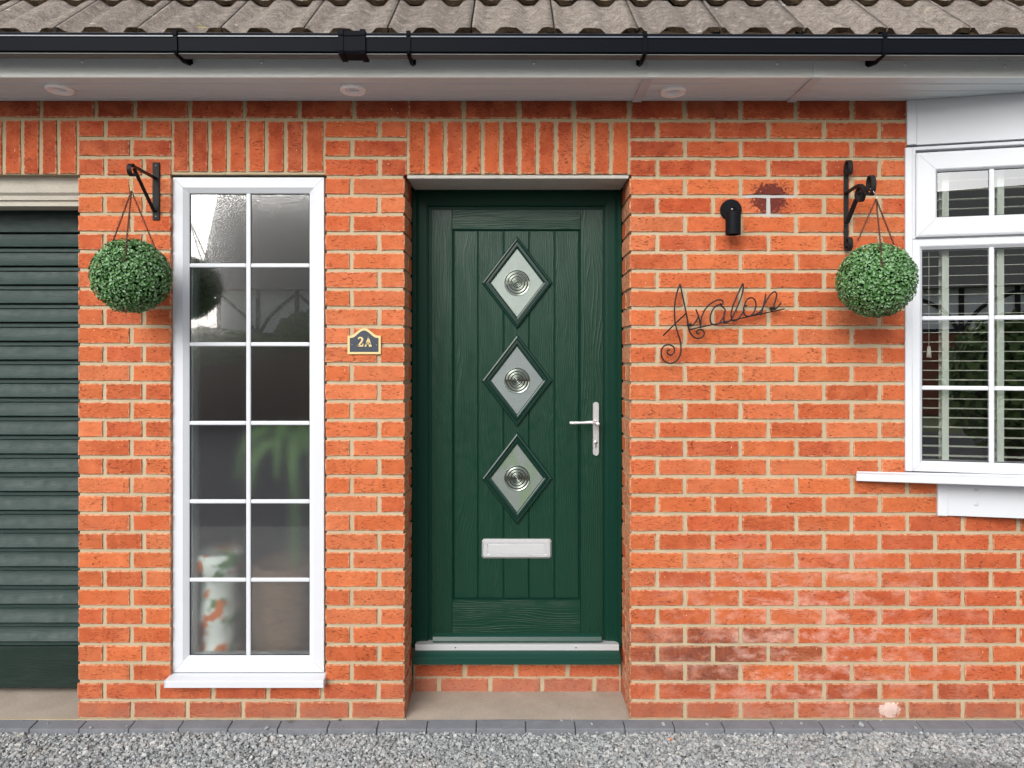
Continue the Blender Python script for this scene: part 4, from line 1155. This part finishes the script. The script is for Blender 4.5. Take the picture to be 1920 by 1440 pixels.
extr(plaque_outline(q0.x, q1.x, q0.z, zs_, q1.z, 0, .0088), -.006, -.0084, M_NAVY, 'face', plq)
def num(px, py): s = 120/1728; return P(620 + px*s, 590 + py*s, -.0098)
def glyph(loops, name='numeral'):
    m = MB()
    for lp in loops:
        n = len(lp); pts = [num(*p) for p in lp]
        m.add([(p.x, -.0084, p.z) for p in pts] + [(p.x, -.0105, p.z) for p in pts], [(i, (i+1) % n, n+(i+1) % n, n+i) for i in range(n)] + [tuple(range(n, 2*n))])
    return m.build(name, M_BRASS, plq)
glyph([[(735, 650), (745, 615), (790, 597), (840, 605), (880, 640), (882, 690), (850, 745), (790, 820), (740, 862), (712, 862), (770, 775), (825, 700), (832, 660), (805, 635), (770, 645), (755, 668)],
       [(712, 855), (725, 820), (850, 820), (868, 770), (882, 775), (878, 862), (712, 862)]])
glyph([[(915, 865), (1010, 600), (1035, 600), (960, 865)], [(1000, 600), (1025, 595), (1115, 865), (1035, 865)], [(955, 760), (1070, 760), (1078, 800), (945, 800)]], 'letter')
for px, py in ((575, 805), (1235, 820)):
    m = MB(); m.lathe([(.0022, 0), (.002, .001), (0, .0015)], Matrix.Translation(num(px, py) + Vector((0, .0014, 0))) @ Matrix.Rotation(R(90), 4, 'X'), 10); m.build('screw', M_STEEL, plq)

# ------------------------------------------------------------------ wire name sign
sg = thing('wire_name_sign', P(1355, 610, -.03), 'black bent wire script sign reading Avalon on the right wall', 'name sign')
YS = -.034
def sgp(x, y, dy=0): s = 320/1213; return P(1200 + x*s, 320 + y*s, YS+dy)
def stroke(pts, name='letter', r=.0030, parent=sg, dy=0):
    m = MB(); P3 = bez([sgp(x, y, dy) for x, y in pts], 6); m.tube(P3, r, 8); return m.build(name, M_WIRE, parent)
m = MB()
m.tube(bez([sgp(*p) for p in [(285, 806), (262, 870), (247, 960), (247, 1060), (264, 1140), (286, 1210), (290, 1290), (265, 1345), (220, 1369), (172, 1352), (150, 1300), (165, 1252), (205, 1238), (240, 1255), (243, 1290), (220, 1312), (195, 1298), (200, 1276), (214, 1276)]]), .0030)
m.tube(bez([sgp(*p) for p in [(285, 806), (305, 900), (326, 1000), (338, 1065), (346, 1120), (366, 1165), (400, 1191), (438, 1186), (457, 1155), (440, 1130), (412, 1134), (401, 1152), (420, 1161)]]), .0030)
m.tube([sgp(165, 1172), sgp(245, 1093), sgp(328, 1014)], .0030)
m.build('letter', M_WIRE, sg)
stroke([(397, 985), (414, 1030), (426, 1075), (431, 1113), (434, 1060), (455, 1000), (490, 955), (535, 925), (572, 918), (590, 932), (583, 948), (568, 945)])
stroke([(350, 1100), (378, 1096), (404, 1060), (416, 1030)])
stroke([(603, 985), (572, 955), (535, 965), (505, 1015), (500, 1065), (520, 1095), (560, 1085), (595, 1035), (606, 985), (596, 1040), (600, 1078), (620, 1080), (650, 1055)])
stroke([(650, 1055), (700, 950), (730, 860), (732, 803), (708, 850), (665, 950), (648, 1020), (655, 1060), (680, 1066), (715, 1035), (742, 985)])
stroke([(760, 960), (742, 962), (735, 1000), (752, 1030), (785, 1032), (812, 1000), (825, 955), (815, 918), (788, 903), (758, 920), (740, 965)])
stroke([(790, 1032), (825, 1020), (850, 1005), (866, 985)])
stroke([(895, 874), (890, 905), (880, 950), (860, 1022), (858, 1010), (880, 960), (910, 905), (940, 868), (962, 862), (971, 885), (960, 930), (948, 970), (960, 985), (982, 965), (1003, 938)])
m = MB(); m.tube([sgp(352, 1130, .002), sgp(1028, 982, .002)], .0024, 8); m.build('base_rod', M_WIRE, sg)
for x, y in ((357, 1095), (951, 978)):
    m = MB(); a = sgp(x, y); m.tube([a + Vector((0, -.003, 0)), Vector((a.x, -.001, a.z))], .0065, 10); m.build('wall_fixing', M_WIRE, sg)

# ------------------------------------------------------------------ hanging brackets
def spiral(cy, cz, r0, r1, a0, a1, n=26):
    return [(cy + (r0+(r1-r0)*i/n)*math.cos(a0+(a1-a0)*i/n), cz + (r0+(r1-r0)*i/n)*math.sin(a0+(a1-a0)*i/n)) for i in range(n+1)]
br1 = thing('hanging_bracket', P(293, 358), 'plain black iron hanging bracket on the brick pier left of the narrow window', 'bracket')
X1 = PX(293.5)
m = MB(); m.box((X1-.0135, -.007, PZ(413)), (X1+.0135, -.0005, PZ(305)), .001); m.build('wall_plate', M_IRON, br1)
m = MB(); zt_ = PZ(333.5, -.01)
rc = .0225; zc = zt_ - rc + .004
pts = [(-.007, zt_), (-.178, zt_+.004)] + spiral(-.182, zc+.004, rc, rc*.85, R(88), R(88+250), 18)
m.ribbon(pts, .017, .005, X1-.003); m.build('arm', M_IRON, br1)
m = MB(); m.ribbon([(-.165, zt_-.004), (-.008, PZ(397.5, -.01))], .0125, .005, X1-.004); m.build('brace', M_IRON, br1)
for py in (311.5, 406.5):
    m = MB(); m.lathe([(.0038, 0), (.003, .002), (0, .003)], Matrix.Translation((X1, -.007, PZ(py))) @ Matrix.Rotation(R(90), 4, 'X'), 10); m.build('screw', M_STEEL, br1)

br2 = thing('hanging_bracket', P(1586, 390), 'scrolled black iron hanging bracket on the wall beside the bay window', 'bracket')
X2 = PX(1585.5); WS = .022
def ell(cy, cz, ry, rz, a0, a1, k=.42, n=34):
    out = []
    for i in range(n+1):
        t = i/n; f = 1-(1-k)*t**1.1 if a1 != a0 else 1; q = R(a0+(a1-a0)*t)
        out.append((cy + ry*f*math.cos(q), cz + rz*f*math.sin(q)))
    return out
zt_, zb2 = PZ(316, -.026), PZ(456, -.026); WS = .0175
m = MB(); m.ribbon(ell(-.0265, zt_, .022, .034, 0, 430, .40)[::-1] + [(-.0045, PZ(350)), (-.0045, PZ(430))] + ell(-.0265, zb2, .022, .032, 0, -430, .40), WS, .006, X2)
m.build('wall_strap', M_IRON2, br2)
z_at = lambda py, y: PZ(py, y)
m = MB(); m.ribbon([(-.008, z_at(362, -.008)), (-.05, z_at(356, -.05)), (-.10, z_at(348.5, -.10)), (-.125, z_at(346, -.125)), (-.150, z_at(351, -.15)), (-.172, z_at(361, -.172)), (-.188, z_at(365, -.188))] + ell(-.205, z_at(346, -.205), .026, .0405, 262, 262-440, .36), WS, .0055, X2-.001)
m.build('scroll_arm', M_IRON2, br2)
m = MB(); m.ribbon([(-.008, z_at(418, -.008)), (-.045, z_at(398, -.045)), (-.080, z_at(378, -.08))] + ell(-.122, z_at(366, -.122), .030, .038, -12, -12+440, .38), WS, .0055, X2+.0015)
m.build('scroll_brace', M_IRON2, br2)
q = P(1585.5, 422, -.009); m = MB(); m.lathe([(.005, 0), (.004, .003), (0, .004)], Matrix.Translation(q) @ Matrix.Rotation(R(90), 4, 'X'), 12); m.build('bolt', M_IRON2, br2)

# ------------------------------------------------------------------ topiary balls on chains
def leafcloud(c, rad, n, size, seed, squash=1.0, shell=.12, tonebias=0.0, cup=True):
    rg = np.random.default_rng(seed)
    i = np.arange(n) + .5; ph = np.arccos(1-2*i/n); th = math.pi*(1+5**.5)*i
    d = np.stack([np.cos(th)*np.sin(ph), np.sin(th)*np.sin(ph), np.cos(ph)], 1) + rg.normal(0, .025, (n, 3)); d /= np.linalg.norm(d, axis=1)[:, None]
    lump = 1 + .022*np.sin(d[:, 0]*9+seed)*np.sin(d[:, 2]*8+2) + .018*np.sin(d[:, 1]*13+d[:, 2]*11)
    r = rad*(1 - shell*rg.random(n)**1.6)*lump
    p = d*r[:, None]; p[:, 2] *= squash
    nrm_ = d + rg.normal(0, .42, (n, 3)); nrm_ /= np.linalg.norm(nrm_, axis=1)[:, None]
    t = np.cross(nrm_, rg.normal(0, 1, (n, 3))); t /= np.linalg.norm(t, axis=1)[:, None]; b = np.cross(nrm_, t)
    s = size*rg.uniform(.75, 1.25, n)[:, None]
    # leaf: six-point cupped oval
    o = [(-1, 0, .18), (-.35, .55, 0), (.45, .5, 0), (1, 0, .22), (.45, -.5, 0), (-.35, -.55, 0), (0, 0, -.12)]
    V = np.stack([p + t*s*a + b*s*c_ + nrm_*s*e for a, c_, e in o], 1)
    F = np.array([(0, 5, 6), (5, 4, 6), (4, 3, 6), (3, 2, 6), (2, 1, 6), (1, 0, 6)])
    Fa = (F[None] + (np.arange(n)*7)[:, None, None]).reshape(-1, 3)
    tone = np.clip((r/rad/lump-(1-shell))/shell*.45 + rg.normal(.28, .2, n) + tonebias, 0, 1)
    return V.reshape(-1, 3) , Fa, np.repeat(tone, 7)
def link_chain(m, a, b, L=.0100, w=.0046, r=.0015):
    d = b - a; n = max(2, int(d.length/(L*.78))); u = d.normalized()
    s1 = u.cross(Vector((0, 1, 0))).normalized(); s2 = u.cross(s1)
    for i in range(n):
        c = a + d*((i+.5)/n); s = s1 if i % 2 else s2
        pts = []
        for k in range(8):
            q = 2*math.pi*k/8; pts.append(c + u*math.cos(q)*L*.5 + s*math.sin(q)*w*.6)
        m.tube(pts, r, 4, closed=True)
def ball(c, rad, apex, ends, label, hook, seed, group='topiary balls hanging from brackets'):
    t = thing('topiary_ball', c, label, 'topiary ball', group)
    m = MB(); T = Matrix.Translation(c)
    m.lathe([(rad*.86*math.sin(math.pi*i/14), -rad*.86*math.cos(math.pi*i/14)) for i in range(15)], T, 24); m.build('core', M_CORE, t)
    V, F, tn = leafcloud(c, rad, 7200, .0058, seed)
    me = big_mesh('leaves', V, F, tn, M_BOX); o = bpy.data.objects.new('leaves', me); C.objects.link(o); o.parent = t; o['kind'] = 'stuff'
    for e in ends:
        m = MB(); link_chain(m, apex, e); m.build('chain', M_CHAIN, t)
    return t
s1 = -.195; c1 = P(246.5, 517.5, s1)
ap = P(246.5, 358, s1); t1_ = ball(c1, .1385, ap, [P(211, 455, s1-.03), P(233.5, 490, s1-.125), P(292, 468, s1-.01)], 'round clipped green topiary ball hanging left of the narrow window', None, 11)
m = MB()
for dx in (-.004, .004): m.tube(bez([ap + Vector((0, 0, -.002)), ap + Vector((dx, 0, .02)), ap + Vector((dx*.9, 0, .045)), ap + Vector((0, 0, .05))], 5), .0028, 7)
m.build('twine_loop', M_ROPE, t1_)
s2_ = -.225; c2 = P(1642.3, 525.5, s2_)
ap = P(1642.5, 373, s2_); t2_ = ball(c2, .1365, ap, [P(1608, 452, s2_-.02), P(1655, 500, s2_-.125), P(1676, 458, s2_+.01)], 'round clipped green topiary ball hanging beside the bay window', None, 23)
m = MB(); hk = bez([ap, ap + Vector((.004, 0, .010)), ap + Vector((-.006, 0, .022)), ap + Vector((-.012, .004, .036)), ap + Vector((-.018, .01, .04))], 5); m.tube(hk, .0016, 7); m.build('hook', M_STEEL, t2_)

# ------------------------------------------------------------------ small litter
def dead_leaf(x, y, z, s, col, label):
    m = MB(); r_ = random.Random(int((x+5)*1000)); V = []; F = []; n = 9
    V.append((x, y, z+s*.35))
    for i in range(n):
        q = 2*math.pi*i/n; rr = s*(1 if i % 2 else .55)*r_.uniform(.8, 1.2); V.append((x+math.cos(q)*rr, y+math.sin(q)*rr*.6, z+r_.uniform(0, s*.9)))
    F = [(0, 1+i, 1+(i+1) % n) for i in range(n)]; m.add(V, F)
    o = m.build('fallen_leaf', simple('dead_leaf', col, .8, .2, var=.4, scale=200), origin=(x, y, z)); tag(o, label, 'fallen leaf', 'fallen leaves')
dead_leaf(PX(543, -.03), -.025, 0, .013, (.13, .09, .035), 'curled olive brown leaf on the grey pavers below the narrow window')
dead_leaf(PX(636, -.02), -.012, 0, .009, (.06, .035, .02), 'small dark leaf against the wall foot near the doorway')
dead_leaf(PX(1258, -.12), -.12, -.02, .009, (.55, .13, .03), 'tiny orange leaf on the gravel right of the doorstep')
dead_leaf(PX(637, -.33), -.33, -.02, .011, (.50, .11, .05), 'reddish leaf on the gravel at the bottom edge, below the narrow window')

# ------------------------------------------------------------------ across the street (what the glass reflects)
def house(x0, x1, y, zeave, zridge, label, hip=True):
    t = thing('house', ((x0+x1)/2, y, 0), label, 'house')
    wm = simple('white_render', (.90, .93, .97), .8, .2, var=.04, scale=2); bm_ = simple('far_brick', (.28, .10, .06), .9, .2, var=.25, scale=12)
    rm = simple('far_roof', (.20, .195, .185), .8, .3, var=.25, scale=9, bump=.6, bscale=14); tm = simple('black_timber', (.03, .028, .026), .7, .3)
    m = MB(); m.box((x0, y-7, -.1), (x1, y, 2.1)); m.build('brick_storey', bm_, t)
    m = MB(); m.box((x0+.02, y-6.98, 2.1), (x1-.02, y-.02, zeave)); m.build('rendered_storey', wm, t)
    m = MB(); o = .45; in_, dr = (-.55, 1.3) if hip is False else (1.0, 3.5)
    m.add([(x0-o, y+o, zeave-.1), (x1+o, y+o, zeave-.1), (x1+o, y-7.4, zeave-.1), (x0-o, y-7.4, zeave-.1), (x0+in_, y-dr, zridge), (x1-in_, y-dr, zridge)], [(0, 1, 5, 4), (1, 2, 5), (2, 3, 4, 5), (3, 0, 4), (3, 2, 1, 0)]); m.build('roof', rm, t)
    n = max(2, int((x1-x0)/1.15)); w = (x1-x0)/n
    for i in range(n+1):
        X = x0+i*w; m = MB(); m.box((X-.06, y-.01, 2.1), (X+.06, y+.03, zeave-.1)); m.build('timber', tm, t)
    for i in range(n):
        X = x0+i*w; m = MB(); pts = [Vector((X+w*.06, y+.03, 2.2)), Vector((X+w*.35, y+.03, 2.75)), Vector((X+w*.94, y+.03, zeave-.25))] if i % 2 else [Vector((X+w*.94, y+.03, 2.2)), Vector((X+w*.65, y+.03, 2.75)), Vector((X+w*.06, y+.03, zeave-.25))]
        m.tube(bez(pts, 5), .05, 6); m.build('brace', tm, t)
    m = MB(); m.box((x0, y, 2.1), (x1, y+.04, 2.22)); m.build('rail', tm, t)
    for i in range(3):
        X = x0 + (x1-x0)*(i+.6)/3.2; m = MB(); m.box((X, y, .9), (X+1.1, y+.04, 1.9)); wd = m.build('window', M_UPVC, t)
        m = MB(); m.box((X+.08, y+.041, .98), (X+1.02, y+.05, 1.82)); m.build('pane', M_LENS, wd)
house(-8.95, -1.8, -19, 3.6, 6.8, 'white timber-framed house with grey roof across the road, facing the narrow window', False)
house(3.0, 10.5, -19, 3.4, 6.6, 'second white timber-framed house across the road, facing the bay window')
fn = thing('panel_fence', (-4, -13.6, 0), 'brown close-boarded fence across the road', 'fence')
M_FEN = simple('fence_board', (.17, .12, .10), .9, .2, var=.35, scale=5)
mbs = bpy.data.meshes.new('board')
for i in range(90):
    X = -12 + i*.16
    m = MB(); m.box((X, -13.62, -.06), (X+.15, -13.60 + (.012 if i % 2 else 0), 1.62 + rnd.uniform(-.012, .012))); m.build('board', M_FEN, fn)
def bush(x, y, rx, rz, zc, label, seed, n=2600, name='bush'):
    t = thing(name, (x, y, 0), label, name.replace('_', ' '))
    V, F, tn = leafcloud(None, 1.0, n, .085/rz, seed, 1.0, .45)
    V = V*np.array([rx, rx*.8, rz]); me = big_mesh('foliage', V, F, tn, M_HEDGE); o = bpy.data.objects.new('foliage', me); C.objects.link(o); o.parent = t; o.location = (0, 0, zc)
    m = MB(); m.tube([(x, y, -.1), (x+.05, y, zc)], [.09, .04], 8); m.build('trunk', M_FEN, t)
    m = MB(); m.lathe([(.7*math.sin(math.pi*i/8), -.7*math.cos(math.pi*i/8)) for i in range(9)], Matrix.Translation((x, y, zc)) @ Matrix.Diagonal((rx, rx*.8, rz, 1)), 12); m.build('inner_growth', M_CORE, t)
bush(-11.6, -15.0, 1.0, 1.5, 1.9, 'tall dark evergreen bush across the road, leftmost of the planting', 1)
bush(-7.4, -14.6, 1.8, .55, 1.60, 'low green bush over the fence across the road', 2)
bush(-5.0, -14.8, .9, .75, 1.85, 'round green shrub behind the fence, nearer the middle', 3)
bush(3.6, -9.0, .9, 1.0, 1.1, 'green leafy shrub at the roadside opposite the bay window', 4, 3400)
bush(5.3, -11.0, 1.4, 1.25, 1.3, 'wide green shrub at the roadside, right of the others', 5, 3400)
bush(1.6, -14.5, 1.3, 1.5, 1.7, 'rounded shrub across the road opposite the front door', 6)
